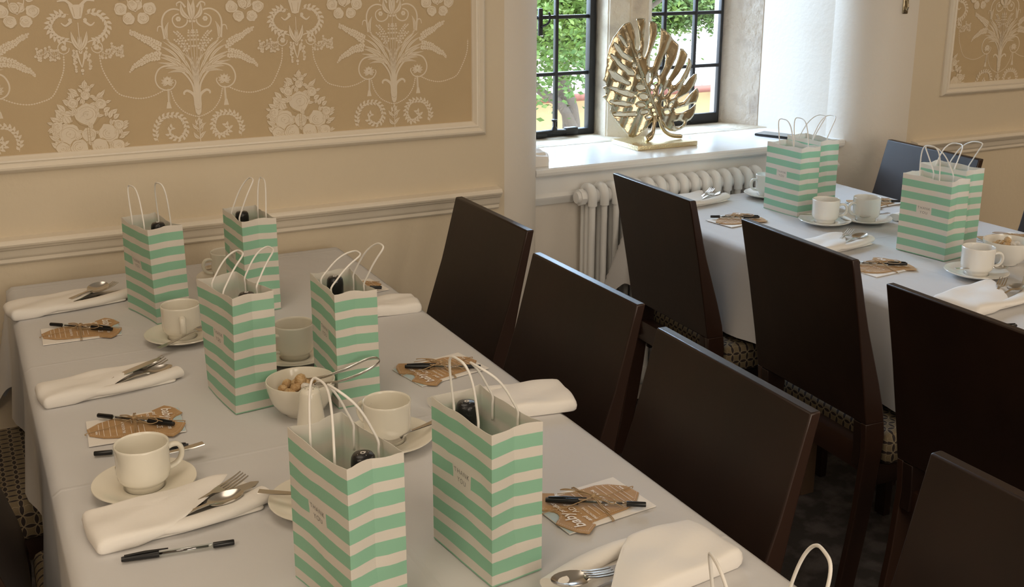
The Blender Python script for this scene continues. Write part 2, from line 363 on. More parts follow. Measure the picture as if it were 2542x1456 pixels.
class Print:
    """collects flat printed shapes in wall millimetres (x, z); layer 1 = ivory print, 0 = ground-coloured line"""
    def __init__(s): s.polys = []; s.gid = 0
    def poly(s, pts, mi=1, lay=0, same=False):
        if not same: s.gid += 1
        s.polys.append(([tuple(p) for p in pts], mi, s.gid))
    def path(s, pts, n=6): return [(q.x, q.y) for q in sm_path([(p[0], p[1], 0) for p in pts], n)]
    def ribbon(s, pts, w0, w1=None, mi=1, lay=0, n=6):
        w1 = w0 if w1 is None else w1; P = s.path(pts, n); N = len(P); L = []; Q = []
        for i, p in enumerate(P):
            a = P[max(0, i - 1)]; b = P[min(N - 1, i + 1)]; dx, dz = b[0] - a[0], b[1] - a[1]; l = math.hypot(dx, dz) or 1
            w = (w0 + (w1 - w0) * i / (N - 1)) / 2; L.append((p[0] - dz / l * w, p[1] + dx / l * w)); Q.append((p[0] + dz / l * w, p[1] - dx / l * w))
        s.gid += 1
        for i in range(N - 1): s.poly([L[i], L[i + 1], Q[i + 1], Q[i]], mi, lay, True)
    def disc(s, x, z, r, mi=1, lay=0, n=9, jag=0.0, sq=1.0, rot=0.0):
        pts = []
        for k in range(n):
            a = 2 * PI * k / n; rr = r * (1 + jag * (random.random() - .5) * 2); px, pz = rr * math.cos(a), rr * sq * math.sin(a)
            pts.append((x + px * math.cos(rot) - pz * math.sin(rot), z + px * math.sin(rot) + pz * math.cos(rot)))
        s.poly(pts, mi, lay)
    def leaf(s, b, t, w, mi=1, lay=0, bend=.12, vein=True):
        dx, dz = t[0] - b[0], t[1] - b[1]; nx, nz = -dz, dx; U = []; D = []
        for k in range(9):
            q = k / 8; c = math.sin(PI * q) * bend; ww = math.sin(PI * q ** .8) * w / 2 / math.hypot(dx, dz)
            x, z = b[0] + dx * q + nx * c, b[1] + dz * q + nz * c
            U.append((x + nx * ww, z + nz * ww)); D.append((x - nx * ww, z - nz * ww))
        if vein and w > 5:
            s.poly([(x + (x - (b[0] + t[0]) / 2) * .10 + (-1.1 if i < 9 else 1.1) * 0, z + (z - (b[1] + t[1]) / 2) * .10) for i, (x, z) in enumerate(U + D[::-1][1:-1])], 0)
        s.poly(U + D[::-1][1:-1], mi, lay)
        if vein and w > 5:
            mid = [((u[0] + d[0]) / 2, (u[1] + d[1]) / 2) for u, d in zip(U, D)][1:8]; s.ribbon(mid, 1.1, .6, 0, lay + 1, 2)
    def beads(s, pts, r=2.0, gap=5.2):
        P = s.path(pts, 24); s.ribbon(pts, .9); acc = 0
        for a, b in zip(P, P[1:]):
            acc += math.hypot(b[0] - a[0], b[1] - a[1])
            if acc > gap: acc = 0; s.disc(b[0], b[1], r, n=8)
    def laurel(s, pts, w=6, l=11, gap=7):
        P = s.path(pts, 12); s.ribbon(pts, 1.2); acc = 0; k = 0
        for a, b in zip(P, P[1:]):
            d = math.hypot(b[0] - a[0], b[1] - a[1]); acc += d
            if acc > gap / 2:
                acc = 0; k += 1; ang = math.atan2(b[1] - a[1], b[0] - a[0]) + (.75 if k % 2 else -.75)
                s.leaf(b, (b[0] + l * math.cos(ang), b[1] + l * math.sin(ang)), w, vein=False)
    def floret(s, x, z, r):
        s.disc(x, z, r * 1.22, 0, n=8)
        for k in range(5):
            a = 2 * PI * k / 5 + x; s.disc(x + r * .62 * math.cos(a), z + r * .62 * math.sin(a), r * .5, n=7)
        s.disc(x, z, r * .18, 0, 1, n=6)
    def spray(s, pts, r0, r1):
        P = s.path(pts, 2); N = len(P); s.ribbon(pts, 1.2)
        for i, p in enumerate(P):
            r = r0 + (r1 - r0) * i / (N - 1)
            for sgn in (-1, 1): s.floret(p[0] + sgn * r * .25 + random.uniform(-1.5, 1.5), p[1] + sgn * r * .95 + random.uniform(-1, 1), r)
    def rose(s, x, z, r):
        s.disc(x, z, r * 1.10, 0, n=14); s.disc(x, z, r, n=16, jag=.10)
        for q, wd in ((.78, 1.1), (.55, 1.0), (.32, .9)):
            a0 = random.random() * 6; n = 7; span = 3.6
            s.ribbon([(x + r * q * math.cos(a0 + span * k / n), z + r * q * .85 * math.sin(a0 + span * k / n)) for k in range(n)], wd, wd * .5, 0, 1, 2)
        s.ribbon([(x - r * .1, z), (x + r * .12, z + r * .05), (x, z - r * .12)], .8, .8, 0, 1, 2)
def motif():
    p = Print()
    MA, WA, PER = 0.0, -268.0, 533.0
    for sg in (1, -1):
        m = lambda k, ax=MA: [(ax + sg * x, z) for x, z in WP[k]]
        p.ribbon(m('heart'), 4.6, 2.8); p.ribbon(m('scroll'), 5.0, 2.6)
        for k in range(6):
            a = 2 * PI * k / 6; p.disc(MA + sg * 33 + 3.6 * math.cos(a), 1364 + 3.6 * math.sin(a), 3.2, n=7)
        p.disc(MA + sg * 33, 1364, 1.3, 0, 1, n=6)
        fx, fz = MA + sg * 71, 1214
        for k in range(9):
            a = PI * (k / 8 * 1.5 - .25); p.leaf((fx, fz - 6), (fx + 17 * math.cos(a), fz - 3 + 15 * math.sin(a)), 7, bend=0, vein=True)
        p.disc(fx, fz - 1, 9, n=10, jag=.15); p.disc(fx, fz, 2, 0, 1)
        p.beads(m('swag1')); p.beads(m('swag2'))
        p.ribbon([(MA + sg * 71, 1193), (MA + sg * 72, 1160)], 3.2); p.ribbon([(MA + sg * 68, 1193), (MA + sg * 69, 1160)], 1.2)
        p.poly([(MA + sg * 72 - 3, 1160), (MA + sg * 72 + 3, 1160), (MA + sg * 72 + 6.5, 1144), (MA + sg * 72 - 6.5, 1144)])
        p.ribbon(m('curl'), 9, 4)
        for b_, t_, w_ in (((6,1216),(78,1313),8), ((6,1220),(95,1284),9), ((9,1223),(92,1259),9), ((12,1230),(75,1244),8), ((23,1261),(65,1313),6), ((1,1236),(30,1282),6), ((34,1256),(85,1300),7), ((4,1200),(46,1262),6), ((40,1248),(88,1272),7), ((24,1232),(70,1232),6)):
            p.leaf((MA + sg * b_[0], b_[1]), (MA + sg * t_[0], t_[1]), w_, bend=.10 * sg)
        p.spray(m('sp1'), 6.4, 2.4); p.spray(m('sp2'), 6.4, 2.4)
        for k in ('sp3', 'sp4', 'sp5'):
            P = p.path(m(k), 3); p.ribbon(m(k), 1.2)
            for i, q in enumerate(P[2:]):
                for s2 in (-1, 1): p.disc(q[0] + s2 * 4.2, q[1] + 1.5, 2.9 - .1 * i, n=7)
        p.ribbon(m('lf'), 4.5, 2); p.leaf((MA + sg * 63, 1317), (MA + sg * 57, 1358), 8, bend=-.12 * sg)
        p.laurel(m('wr'), 6.5, 12, 8)
        p.ribbon([(MA + sg * 1, 1115), (MA + sg * 9, 1095), (MA + sg * 4, 1080)], 2.4, 1.4); p.leaf((MA + sg * 1, 1086), (MA + sg * 18, 1102), 7); p.leaf((MA + sg * 1, 1062), (MA + sg * 16, 1080), 8); p.leaf((MA + sg * 3, 1098), (MA + sg * 9, 1113), 5)
        # tulip on top
        p.leaf((MA + sg * 2, 1362), (MA + sg * 24, 1404), 11, bend=-.2 * sg); p.leaf((MA, 1360), (MA + sg * 7, 1412), 12, bend=0); p.ribbon([(MA + sg * 14, 1392), (MA + sg * 24, 1405), (MA + sg * 34, 1402), (MA + sg * 34, 1395)], 5, 2)
        p.ribbon([(MA + sg * 3, 1412), (MA + sg * 22, 1440), (MA + sg * 30, 1480)], 4)
        p.disc(MA + sg * 5, 1358, 3.4)
        # wreath motif
        w_ = lambda k: m(k, WA)
        p.laurel(w_('lau'), 7, 14, 8); p.ribbon(w_('wsc'), 3.2, 2.0)
        for k in range(6):
            a = 2 * PI * k / 6; p.disc(WA + sg * 37 + 3.8 * math.cos(a), 1303 + 3.8 * math.sin(a), 3.4, n=7)
        for k in ('wsp', 'wsp2'):
            P = p.path(w_(k), 3); p.ribbon(w_(k), 1.4)
            for i, q in enumerate(P):
                for s2 in (-1, 1):
                    e = (q[0] + random.uniform(-4, 4), q[1] + s2 * random.uniform(6, 13)); p.ribbon([q, e], 1.1, n=1); p.floret(e[0], e[1], 3.0)
        p.ribbon([(WA + sg * 9, 1291), (WA + sg * 5, 1272), (WA, 1255)], 5, 2)
        p.leaf((WA, 1295), (WA + sg * 18, 1342), 10, bend=-.08 * sg); p.leaf((WA, 1298), (WA + sg * 4, 1330), 6, bend=0)
        p.ribbon([(WA + sg * 14, 1366), (WA + sg * 28, 1355), (WA + sg * 38, 1362)], 7, 2); p.disc(WA + sg * 17, 1368, 4.6)
        p.poly([(WA, 1370), (WA + sg * 9, 1372), (WA + sg * 13, 1386), (WA + sg * 18, 1404), (WA, 1404)]); p.ribbon([(WA + sg * 10, 1402), (WA + sg * 24, 1414), (WA + sg * 42, 1412)], 8, 3)
        p.ribbon([(WA + sg * 6, 1376), (WA + sg * 9, 1398)], 1.1, 1.1, 0, 1)
        # posy of roses between the motifs (its mirror image stands one half period away)
        for rx, rz, rr in ((-134 + sg * 17, 1368, 14), (-134 + sg * 34, 1391, 15), (134 + sg * 17, 1368, 14), (134 + sg * 34, 1391, 15), (-134 + sg * 6, 1400, 12), (134 + sg * 6, 1400, 12)):
            p.rose(rx, rz, rr)
        for ax in (-134, 134):
            p.ribbon([(ax, 1384), (ax + sg * 14, 1402), (ax + sg * 20, 1430)], 2); p.leaf((ax + sg * 4, 1386), (ax + sg * 14, 1408), 8); p.rose(ax + sg * 30, 1424, 12)
    for k in range(7):
        x = -9 + 3 * k; p.ribbon([(x * .35, 1150), (x * .55, 1190), (x * .9, 1235), (x * 1.5, 1270)], 2.4, 1.2)
    p.poly([(-9, 1149), (9, 1149), (7, 1130), (3, 1123), (-3, 1123), (-7, 1130)]); p.ribbon([(-6, 1140), (0, 1136), (6, 1140)], 1, 1, 0, 1)
    p.ribbon([(0, 1120), (0, 1050)], 2.2); p.ribbon([(0, 1362), (0, 1270)], 1.6)
    p.ribbon([(WA, 1362), (WA, 1300)], 1.8); p.disc(WA, 1248, 4.2); p.disc(WA, 1240, 2.4)
    # rose basket
    rs = random.Random(11)
    for k in range(64):                                   # leaves and sprigs round the outline, then roses inside
        z = rs.uniform(1050, 1196); half = 12 + (1206 - z) * .78 if z > 1110 else 86 - (1110 - z) * .15
        sgn = rs.choice((-1, 1)); x = WA + sgn * half * rs.uniform(.45, .92); a = PI / 2 - sgn * rs.uniform(.1, 1.5); l = rs.uniform(16, 27)
        p.leaf((x, z), (x + l * math.cos(a), z + l * math.sin(a)), rs.uniform(8, 14), bend=rs.uniform(-.12, .12))
    for x, z, r in ((0, 1142, 27), (-44, 1096, 25), (46, 1092, 24), (0, 1092, 17), (-62, 1062, 15), (66, 1060, 16), (-24, 1062, 20), (24, 1060, 20), (-30, 1170, 12), (34, 1166, 13), (0, 1188, 11), (-70, 1116, 12), (72, 1112, 12), (6, 1204, 8)):
        p.rose(WA + x, z, r)
        for q in range(5):
            a = rs.uniform(0, 6.28); p.leaf((WA + x + r * .9 * math.cos(a), z + r * .9 * math.sin(a)), (WA + x + (r + 13) * math.cos(a + .2), z + (r + 13) * math.sin(a + .2)), 7, bend=.05)
    p.leaf((WA, 1204), (WA + 3, 1226), 9); p.ribbon([(WA - 2, 1110), (WA - 3, 1050)], 1.4, 1.4, 0, 2); p.ribbon([(WA + 3, 1110), (WA + 3, 1050)], 1.4, 1.4, 0, 2)
    return p.polys
PAT = motif()
def clip(poly, x0, x1, z0, z1):
    for ax, lim, sg in ((0, x0, 1), (0, x1, -1), (1, z0, 1), (1, z1, -1)):
        out = []; n = len(poly)
        for i in range(n):
            a, b = poly[i], poly[(i + 1) % n]; da, db = (a[ax] - lim) * sg, (b[ax] - lim) * sg
            if da >= 0: out.append(a)
            if da * db < 0:
                t = da / (da - db); out.append((a[0] + (b[0] - a[0]) * t, a[1] + (b[1] - a[1]) * t))
        poly = out
        if len(poly) < 3: return []
    return poly
def wallpaper(name, x0, x1, z0, z1, axis, first, last, dz=0.0):
    b = MB(); b.add([(x0, -.0012, z0), (x1, -.0012, z0), (x1, -.0012, z1), (x0, -.0012, z1)], [(0, 1, 2, 3)], 0)
    for k in range(first, last + 1):
        for row in (0, 1):
            off = axis * 1000 + 533 * k + (267 if row else 0)
            for idx, (pts, mi, lay) in enumerate(PAT):
                q = [(x + off, z + dz * 1000 + (395 if row else 0)) for x, z in pts]
                if row and max(t[1] for t in q) < 1445: continue
                xs = [t[0] for t in q]
                if max(xs) < x0 * 1000 or min(xs) > x1 * 1000: continue
                q = clip(q, x0 * 1000, x1 * 1000, z0 * 1000, z1 * 1000)
                if q: b.add([(x / 1000, -.0014 - 5e-7 * lay, z / 1000) for x, z in q], [tuple(range(len(q)))], mi)
    o = b.build(name, [wallpaper_ground, wallpaper_print], smooth=False)
    for p in o.data.polygons:
        if p.normal.y > 0: p.flip()
    return struct(o)
wallpaper('wall_left_paper', -1.71, 1.426, 1.053, 1.86, .655, -2, 1)
wallpaper('wall_right_paper', 3.343, 5.26, 1.058, 1.86, 3.593, 0, 1, -.03)

# ------------------------------------------------------------------ window recess: sill, stonework, casements
def nose_sill():
    prof = [(.114, S - .013), (.116, S - .004), (.122, S), (.460, S), (.460, S - .028), (.122, S - .028), (.116, S - .022)]
    n = len(prof); v = [(1.70, y, z) for y, z in prof] + [(2.975, y, z) for y, z in prof]
    return v, [(i, (i + 1) % n, n + (i + 1) % n, n + i) for i in range(n)] + [tuple(range(n))[::-1], tuple(range(n, 2 * n))]
struct(fix(obj('trim_5', *nose_sill(), white_gloss, auto=25)))
apron = [(0, .744), (.006, .744), (.010, .750), (.012, .757), (.016, .762), (.018, .770), (.013, .777), (.008, .781), (.008, .800), (.006, .838), (0, .838)]
struct(fix(obj('trim_6', *sweep_x(apron, 1.69, 2.975, .146), white_gloss, auto=25)))
b = MB(); b.add(*bev_box(1.78, 2.96, .455, .70, S - .06, S + .002, .004)); struct(b.build('trim_7', stone, auto=30))
WT = 1.98
def upright(name, plan, m, z0=S - .01, z1=WT + .06):
    bm = bmesh.new(); v, f = prism(plan, z0, z1); vs = [bm.verts.new(q) for q in v]
    for q in f: bm.faces.new([vs[i] for i in q])
    bmesh.ops.recalc_face_normals(bm, faces=bm.faces[:])
    bmesh.ops.bevel(bm, geom=[e for e in bm.edges if abs(e.verts[0].co.z - e.verts[1].co.z) > .1], offset=.005, segments=2, affect='EDGES')
    bm.verts.index_update(); o = obj(name, [q.co[:] for q in bm.verts], [[q.index for q in p.verts] for p in bm.faces], m, auto=30); bm.free(); return struct(o)
upright('trim_8', [(2.222, .70), (2.222, .548), (2.278, .488), (2.352, .488), (2.408, .548), (2.408, .70)], stone)       # mullion
upright('trim_9', [(2.800, .70), (2.806, .645), (2.838, .600), (2.872, .525), (2.886, .498), (2.95, .498), (2.95, .70)], stone_old)        # right jamb
upright('trim_10', [(1.848, .70), (1.838, .60), (1.80, .47), (1.72, .47), (1.72, .70)], stone_old)
b = MB(); b.add(*box_vf(1.78, 2.96, .46, .70, WT, WT + .08)); struct(fix(b.build('trim_11', stone, smooth=False)))
def casement(name, x0, x1, z0, z1, bars_x, bars_z, fb, fw=.026, y0=.620):
    b = MB(); y1 = .652
    b.add(*bev_box(x0, x0 + fw, y0, y1, z0, z1, .003)); b.add(*bev_box(x1 - fw, x1, y0, y1, z0, z1, .003))
    b.add(*bev_box(x0 + .002, x1 - .002, y0 + .001, y1, z0, z0 + fb, .003)); b.add(*bev_box(x0 + .002, x1 - .002, y0 + .001, y1, z1 - .03, z1, .003))
    b.add(*bev_box(x0 - .012, x0 + .004, y0 + .014, y1 + .01, z0, z1, .002)); b.add(*bev_box(x1 - .004, x1 + .012, y0 + .014, y1 + .01, z0, z1, .002))
    fr = struct(b.build(name, iron, auto=30))
    g = MB()
    for x in bars_x: g.add(*bev_box(x - .0065, x + .0065, .628, .646, z0 + .01, z1 - .01, .002))
    for z in bars_z: g.add(*bev_box(x0 + .01, x1 - .01, .629, .645, z - .0065, z + .0065, .002))
    g.build('glazing_bars', iron, fr, auto=30)
    p = MB(); p.add([(x0 + .02, .638, z0 + .02), (x1 - .02, .638, z0 + .02), (x1 - .02, .638, z1 - .02), (x0 + .02, .638, z1 - .02)], [(0, 1, 2, 3)]); p.build('glass', window_glass, fr, smooth=False)
    return fr
hz = [1.095, 1.297, 1.50, 1.70, 1.90]
w1 = casement('window_1', 1.850, 2.216, S + .003, WT, [1.913, 2.058], hz, .022)
w2 = casement('window_2', 2.412, 2.798, S + .003, WT, [2.524, 2.666], hz, .040, .012, .632)
# stay and hook of the left casement
b = MB(); b.add(*tube([(1.93, .605, .888), (2.03, .600, .892), (2.12, .604, .886)], .008, 8)); b.add(xform(lathe([(.012, 0), (.010, .012), (.005, .02), (.005, .034), (.011, .038), (.011, .044), (0, .046)], 14)[0], (2.035, .600, .892)), lathe([(.012, 0), (.010, .012), (.005, .02), (.005, .034), (.011, .038), (.011, .044), (0, .046)], 14)[1])
b.add(*bev_box(2.085, 2.135, .598, .622, .876, .902, .004)); b.add(*bev_box(1.96, 2.005, .596, .622, .872, .894, .005))
b.build('casement_stay', iron, w1, auto=40)
b = MB(); b.add(*tube(sm_path([(1.985, .62, 1.262), (1.985, .60, 1.270), (1.997, .585, 1.280), (2.003, .583, 1.298), (2.000, .585, 1.318)], 4), .004, 7)); b.add(*bev_box(1.974, 1.990, .610, .622, 1.235, 1.33, .002)); b.build('casement_hook', iron, w1, auto=40)

# ------------------------------------------------------------------ radiator under the sill
rad = thing('column_radiator', 'white three column radiator with round plug under the window sill', 'radiator', (1.845, .088, .008))
NSEC, PIT = 16, .0445
b = MB()
for q in (-.026, 0, .026): b.add(*tube([(0, q, .13), (0, q, .755)], .0105, 10, sx=1, sy=1))
for z, sg in ((.765, 1), (.12, -1)):
    pts = [(0, -.0265, z - sg * .03), (0, -.0265, z + sg * .004), (0, -.017, z + sg * .022), (0, 0, z + sg * .027), (0, .017, z + sg * .022), (0, .0265, z + sg * .004), (0, .0265, z - sg * .03)]
    b.add(*tube(sm_path(pts, 4), .0145, 10, up=(1, 0, 0), sx=1.08, sy=.95))
    b.add(*tube([(-PIT / 2, 0, z - sg * .004), (PIT / 2, 0, z - sg * .004)], .023, 14)); b.add(*bev_box(-.012, .012, -.03, .03, z - .02, z + .02, .008))
b.v = [(x + .03, y, z) for x, y, z in b.v]
sec = b.build('radiator_section', radiator_paint, rad, auto=50)
for k in range(1, NSEC):
    c = sec.copy(); COL.objects.link(c); c.location = (k * PIT, 0, 0)
b = MB(); b.add(*tube([(.010, 0, .761), (-.006, 0, .761)], .027, 8)); b.add(*tube([(-.006, 0, .761), (-.016, 0, .761)], [.020, .018], 20)); b.build('end_plug', radiator_paint, rad, auto=30)
for k in (0, NSEC - 1):
    b = MB(); b.add(*bev_box(.022 + k * PIT, .038 + k * PIT, -.03, .03, 0, .11, .004)); b.build('foot', radiator_paint, rad, auto=30)

# ------------------------------------------------------------------ outside: garden tree, neighbouring building
b = MB(); b.add([(-30, 1.5, -3.2), (40, 1.5, -3.2), (40, 60, -3.2), (-30, 60, -3.2)], [(0, 1, 2, 3)]); struct(b.build('ground', ground_m, smooth=False))
bd = thing('neighbouring_building', 'yellow stone building with pale tiled roof seen through the right window', 'building', (10, 10.5, -3.2))
b = MB(); b.add(*box_vf(-6, 8, 0, 5, 0, 2.95)); fix(b.build('wall', render_yellow, bd, smooth=False))
b = MB(); b.add([(-6.3, -.35, 2.84), (8.3, -.35, 2.84), (8.3, 4.0, 4.6), (-6.3, 4.0, 4.6), (-6.3, -.35, 2.77), (8.3, -.35, 2.77), (8.3, 4.0, 4.5), (-6.3, 4.0, 4.5)], [(0, 1, 2, 3), (7, 6, 5, 4), (0, 4, 5, 1), (3, 2, 6, 7), (0, 3, 7, 4), (1, 5, 6, 2)])
fix(b.build('roof', roof_m, bd, smooth=False))
b = MB(); b.add(*tube([(-6.3, -.40, 2.76), (8.3, -.40, 2.76)], .05, 10)); b.build('gutter', gutter_red, bd)
def tree(x, y, h0, cx, cy, cz, rx, ry, rz, n, label, seed, ls=.085):
    rs = random.Random(seed); t = thing('broadleaf_tree', label, 'tree', (x, y, -3.2), group=None)
    b = MB(); b.add(*tube(sm_path([(0, 0, 0), (.03, 0, 1.4), (.0, .03, 2.6), (.01, .05, 3.3), (-.10, .05, 3.8), (-.02, .1, 4.8)], 5), [.12 - .07 * k / 25 for k in range(26)], 12))
    b.add(*tube(sm_path([(.0, 0, 3.25), (-.14, -.03, 3.46), (-.36, -.05, 3.60), (-.60, -.05, 3.86)], 4), [.05 - .002 * k for k in range(13)], 8))
    for q in range(6):
        a = rs.uniform(0, 6.28); z = rs.uniform(3.6, 4.3); l = rs.uniform(.6, 1.1)
        b.add(*tube(sm_path([(-.05, .05, z), (l * .4 * math.cos(a), l * .4 * math.sin(a), z + .15), (l * math.cos(a), l * math.sin(a), z + .5)], 4), [.045 - .004 * k for k in range(9)], 8))
    b.build('trunk', bark, t)
    b = MB()
    cl = [(rs.gauss(0, .55), rs.gauss(0, .55), rs.gauss(0, .55)) for _ in range(46)]
    for k in range(n):
        c = rs.choice(cl); p = Vector((cx - x + rx * (c[0] + rs.gauss(0, .2)), cy - y + ry * (c[1] + rs.gauss(0, .2)), cz + 3.2 + rz * (c[2] + rs.gauss(0, .2))))
        a = Vector((rs.gauss(0, 1), rs.gauss(0, 1), rs.gauss(0, .6))).normalized(); q = a.orthogonal().normalized(); q.rotate(Matrix.Rotation(rs.uniform(0, 6.28), 3, a)); s_ = ls * rs.uniform(.6, 1.3)
        b.add([p - a * s_, p + q * s_ * .5, p + a * s_, p - q * s_ * .5], [(0, 1, 2, 3)])
    b.build('foliage', leaf_green, t, smooth=False)
    return t
tree(4.80, 5.2, 0, 4.45, 5.1, 1.22, 1.25, .8, .66, 34000, 'leafy green tree with a bare branching trunk outside the left window', 3, .029)
tree(9.9, 8.9, 0, 8.25, 8.3, 1.02, 1.15, .5, .42, 28000, 'green tree crown hanging over the roof outside the right window', 8, .034)

# ------------------------------------------------------------------ tables and cloths
def table(label, x0, x1, y0, y1, legs):
    t = thing('dining_table', label, 'table', ((x0 + x1) / 2, (y0 + y1) / 2, 0)); hx, hy = (x1 - x0) / 2, (y1 - y0) / 2
    b = MB(); b.add(*bev_box(-hx + .006, hx - .006, -hy + .006, hy - .006, .715, .743, .004)); b.build('tabletop', wood_table, t, auto=30)
    for sx in (-1, 1):
        for ly in legs:
            q = ly - (y0 + y1) / 2; b = MB(); b.add(*bev_box(sx * (hx - .20) - .025, sx * (hx - .20) + .025, q - .025, q + .025, 0, .716, .004)); b.build('leg', wood_table, t, auto=30)
    return t
def tablecloth(label, x0, x1, y0, y1, d, seed, group=None, extra=None):
    rs = random.Random(seed); n = 18; st = .03; rr = .009
    def axis(a, b):
        m = max(2, int((b - a) / .04)); o = [a - d + d * k / n for k in range(n)]; o = [a - d * (1 - k / n) for k in range(n)]
        return o + [a + .006, a + .015] + [a + (b - a) * k / m for k in range(1, m)] + [b - .015, b - .006] + [b + d * (k + 1) / n for k in range(n)]
    X, Y = axis(x0, x1), axis(y0, y1); v = []; f = []; ph = [rs.uniform(0, 6.28) for _ in range(6)]
    for y in Y:
        for x in X:
            cx, cy = min(max(x, x0), x1), min(max(y, y0), y1); ex, ey = x - cx, y - cy; e = math.hypot(ex, ey)
            if e < 1e-9:
                v.append((x, y, .7485 + .0009 * math.sin(9 * x + ph[0]) * math.sin(7 * y + ph[1]))); continue
            dx, dy = ex / e, ey / e; s = (cx + cy) * 1.0 + math.atan2(dy, dx) * .14; corner = min(abs(ex), abs(ey)) / max(abs(ex), abs(ey))
            k = max(0, (e - .03)) / d
            out = rr * (1 - math.exp(-e / rr)) + .010 * k + k * (.010 * math.sin(15 * s + ph[2]) + .007 * math.sin(31 * s + ph[3])) + k * corner * .07
            z = .7485 - max(0, e - rr * .8 * (1 - math.exp(-e / rr)))
            if extra: out += extra(cx, cy, dx, dy, e) 
            v.append((cx + dx * out, cy + dy * out, z))
    w = len(X)
    for j in range(len(Y) - 1):
        for i in range(w - 1): f.append((j * w + i, j * w + i + 1, (j + 1) * w + i + 1, (j + 1) * w + i))
    o = obj('tablecloth', v, f, cloth_white); tag(o, label, 'tablecloth', group); return o
table('long dining table hidden under the nearest white cloth', .166, .988, -2.36, -.06, (-.755, -1.85))
table('dining table hidden under the white cloth by the window', 1.985, 2.805, -2.0, -.01, (-.64, -1.305))
tablecloth('white linen cloth over the nearest table, beneath the front striped bags', .166, .988, -2.36, -.06, .262, 3)
tablecloth('bluish white linen cloth over the far table beside the radiator', 1.985, 2.805, -2.0, -.01, .262, 7, extra=lambda cx, cy, dx, dy, e: -.03 * max(0, dx) * min(1, e / .2))

# ------------------------------------------------------------------ chairs
def lerp_tab(tab, z):
    for (z1, a), (z0, b_) in zip(tab, tab[1:]):
        if z <= z1 and z >= z0: return b_ + (a - b_) * (z - z0) / (z1 - z0)
    return tab[0][1] if z > tab[0][0] else tab[-1][1]
BK = [(.90, 0), (.74, .035), (.60, .062), (.50, .080), (.44, .084), (.30, .073), (.15, .052), (0, .026)]
FR = [(.90, .020), (.74, .062), (.60, .108), (.53, .128), (.47, .136), (.34, .126), (.15, .098), (0, .070)]
def slab(zs, y0, y1, bk, fr):
    v = []; f = []
    for z in zs: v += [(bk(z), y0, z), (fr(z), y0, z), (fr(z), y1, z), (bk(z), y1, z)]
    for i in range(len(zs) - 1):
        for k in range(4): f.append((i * 4 + k, i * 4 + (k + 1) % 4, (i + 1) * 4 + (k + 1) % 4, (i + 1) * 4 + k))
    f.append((0, 1, 2, 3)); n = 4 * (len(zs) - 1); f.append((n + 3, n + 2, n + 1, n)); return v, f
def bevel_mod(o, w=.003, seg=2):
    m = o.modifiers.new('bevel', 'BEVEL'); m.width = w; m.segments = seg; m.limit_method = 'ANGLE'; m.angle_limit = R(40); return o
def cube_uv(o):
    me = o.data; ul = me.uv_layers.new(name='UVMap')
    for p in me.polygons:
        n = p.normal; a = max(range(3), key=lambda i: abs(n[i]))
        for li, vi in zip(p.loop_indices, p.vertices):
            c = me.vertices[vi].co; ul.data[li].uv = ((c.y, c.z), (c.x, c.z), (c.x, c.y))[a]
def make_chair():
    t = thing('dining_chair', '', 'chair'); HW = .2025
    bk = lambda z: lerp_tab(BK, z); fr = lambda z: lerp_tab(FR, z)
    zs = [.507 + (.90 - .507) * k / 12 for k in range(13)]
    p = fix(obj('backrest', *slab(zs, -HW, HW, bk, fr), [wood, wood_edge], t, smooth=True, auto=35))
    for q in p.data.polygons:
        if abs(q.normal.y) > .7: q.material_index = 1
    bevel_mod(p)
    zl = [0, .1, .2, .3, .38, .44, .47, .508]
    for sg in (-1, 1):
        a, c = sorted((sg * HW, sg * (HW - .0165))); bevel_mod(fix(obj('leg', *slab(zl, a, c, bk, fr), wood_edge, t, smooth=True, auto=35)), .002)
        a, c = sorted((sg * (HW - .0165), sg * (HW - .042))); bevel_mod(fix(obj('back_stile', *slab([.40, .44, .47, .506], a, c, bk, fr), wood, t, auto=35)), .002)
    b = MB(); b.add(*bev_box(.088, .126, -HW + .0165, HW - .0165, .385, .447, .003)); b.build('back_rail', wood_edge, t, auto=30)
    v, f = bev_box(.140, .565, -.21, .21, .395, .476, .018, 4); s = obj('seat', v, f, seat_fabric, t, auto=60); cube_uv(s)
    b = MB(); b.add(*bev_box(.13, .54, -.195, -.172, .345, .397, .003)); b.add(*bev_box(.13, .54, .172, .195, .345, .397, .003)); b.add(*bev_box(.517, .54, -.195, .195, .345, .397, .003)); b.build('seat_frame', wood, t, auto=30)
    for sg in (-1, 1):
        b = MB(); yc = sg * .183; v, f = box_vf(.505, .542, yc - .0185, yc + .0185, 0, .396)
        v = [(x - (.006 if z < .1 else 0) * (1 if x > .52 else -1), y, z) for x, y, z in v]; b.add(v, f); bevel_mod(fix(b.build('leg', wood, t, auto=30)))
    return t
proto = make_chair()
def place_chair(x, y, rz, label, first=[True]):
    o = proto if first[0] else copy_tree(proto); first[0] = False
    o.location = (x, y, 0); o.rotation_euler = (0, 0, R(rz)); o['label'] = label; o['group'] = 'dark wooden dining chairs'
CH = 'dark brown panel back dining chair '
place_chair(1.275, -.462, 180, CH + 'in front of the wall, beside the nearest table')
place_chair(1.198, -1.041, 180.4, CH + 'second from the wall on the nearest table right')
place_chair(1.155, -1.566, 178.2, CH + 'third from the wall, at the nearest table')
place_chair(1.203, -2.137, 180, CH + 'cut off by the bottom right corner')
place_chair(1.787, -.379, -2.4, CH + 'in front of the radiator, back to the camera')
place_chair(1.765, -.994, -3.5, CH + 'turned away, middle of three at the far table')
place_chair(1.690, -1.552, -1.0, CH + 'turned away, at the right picture edge')
place_chair(2.968, -.306, 177, CH + 'beyond the far table, behind the striped bags')
place_chair(2.968, -.905, 180, CH + 'beyond the far table, at the right edge')
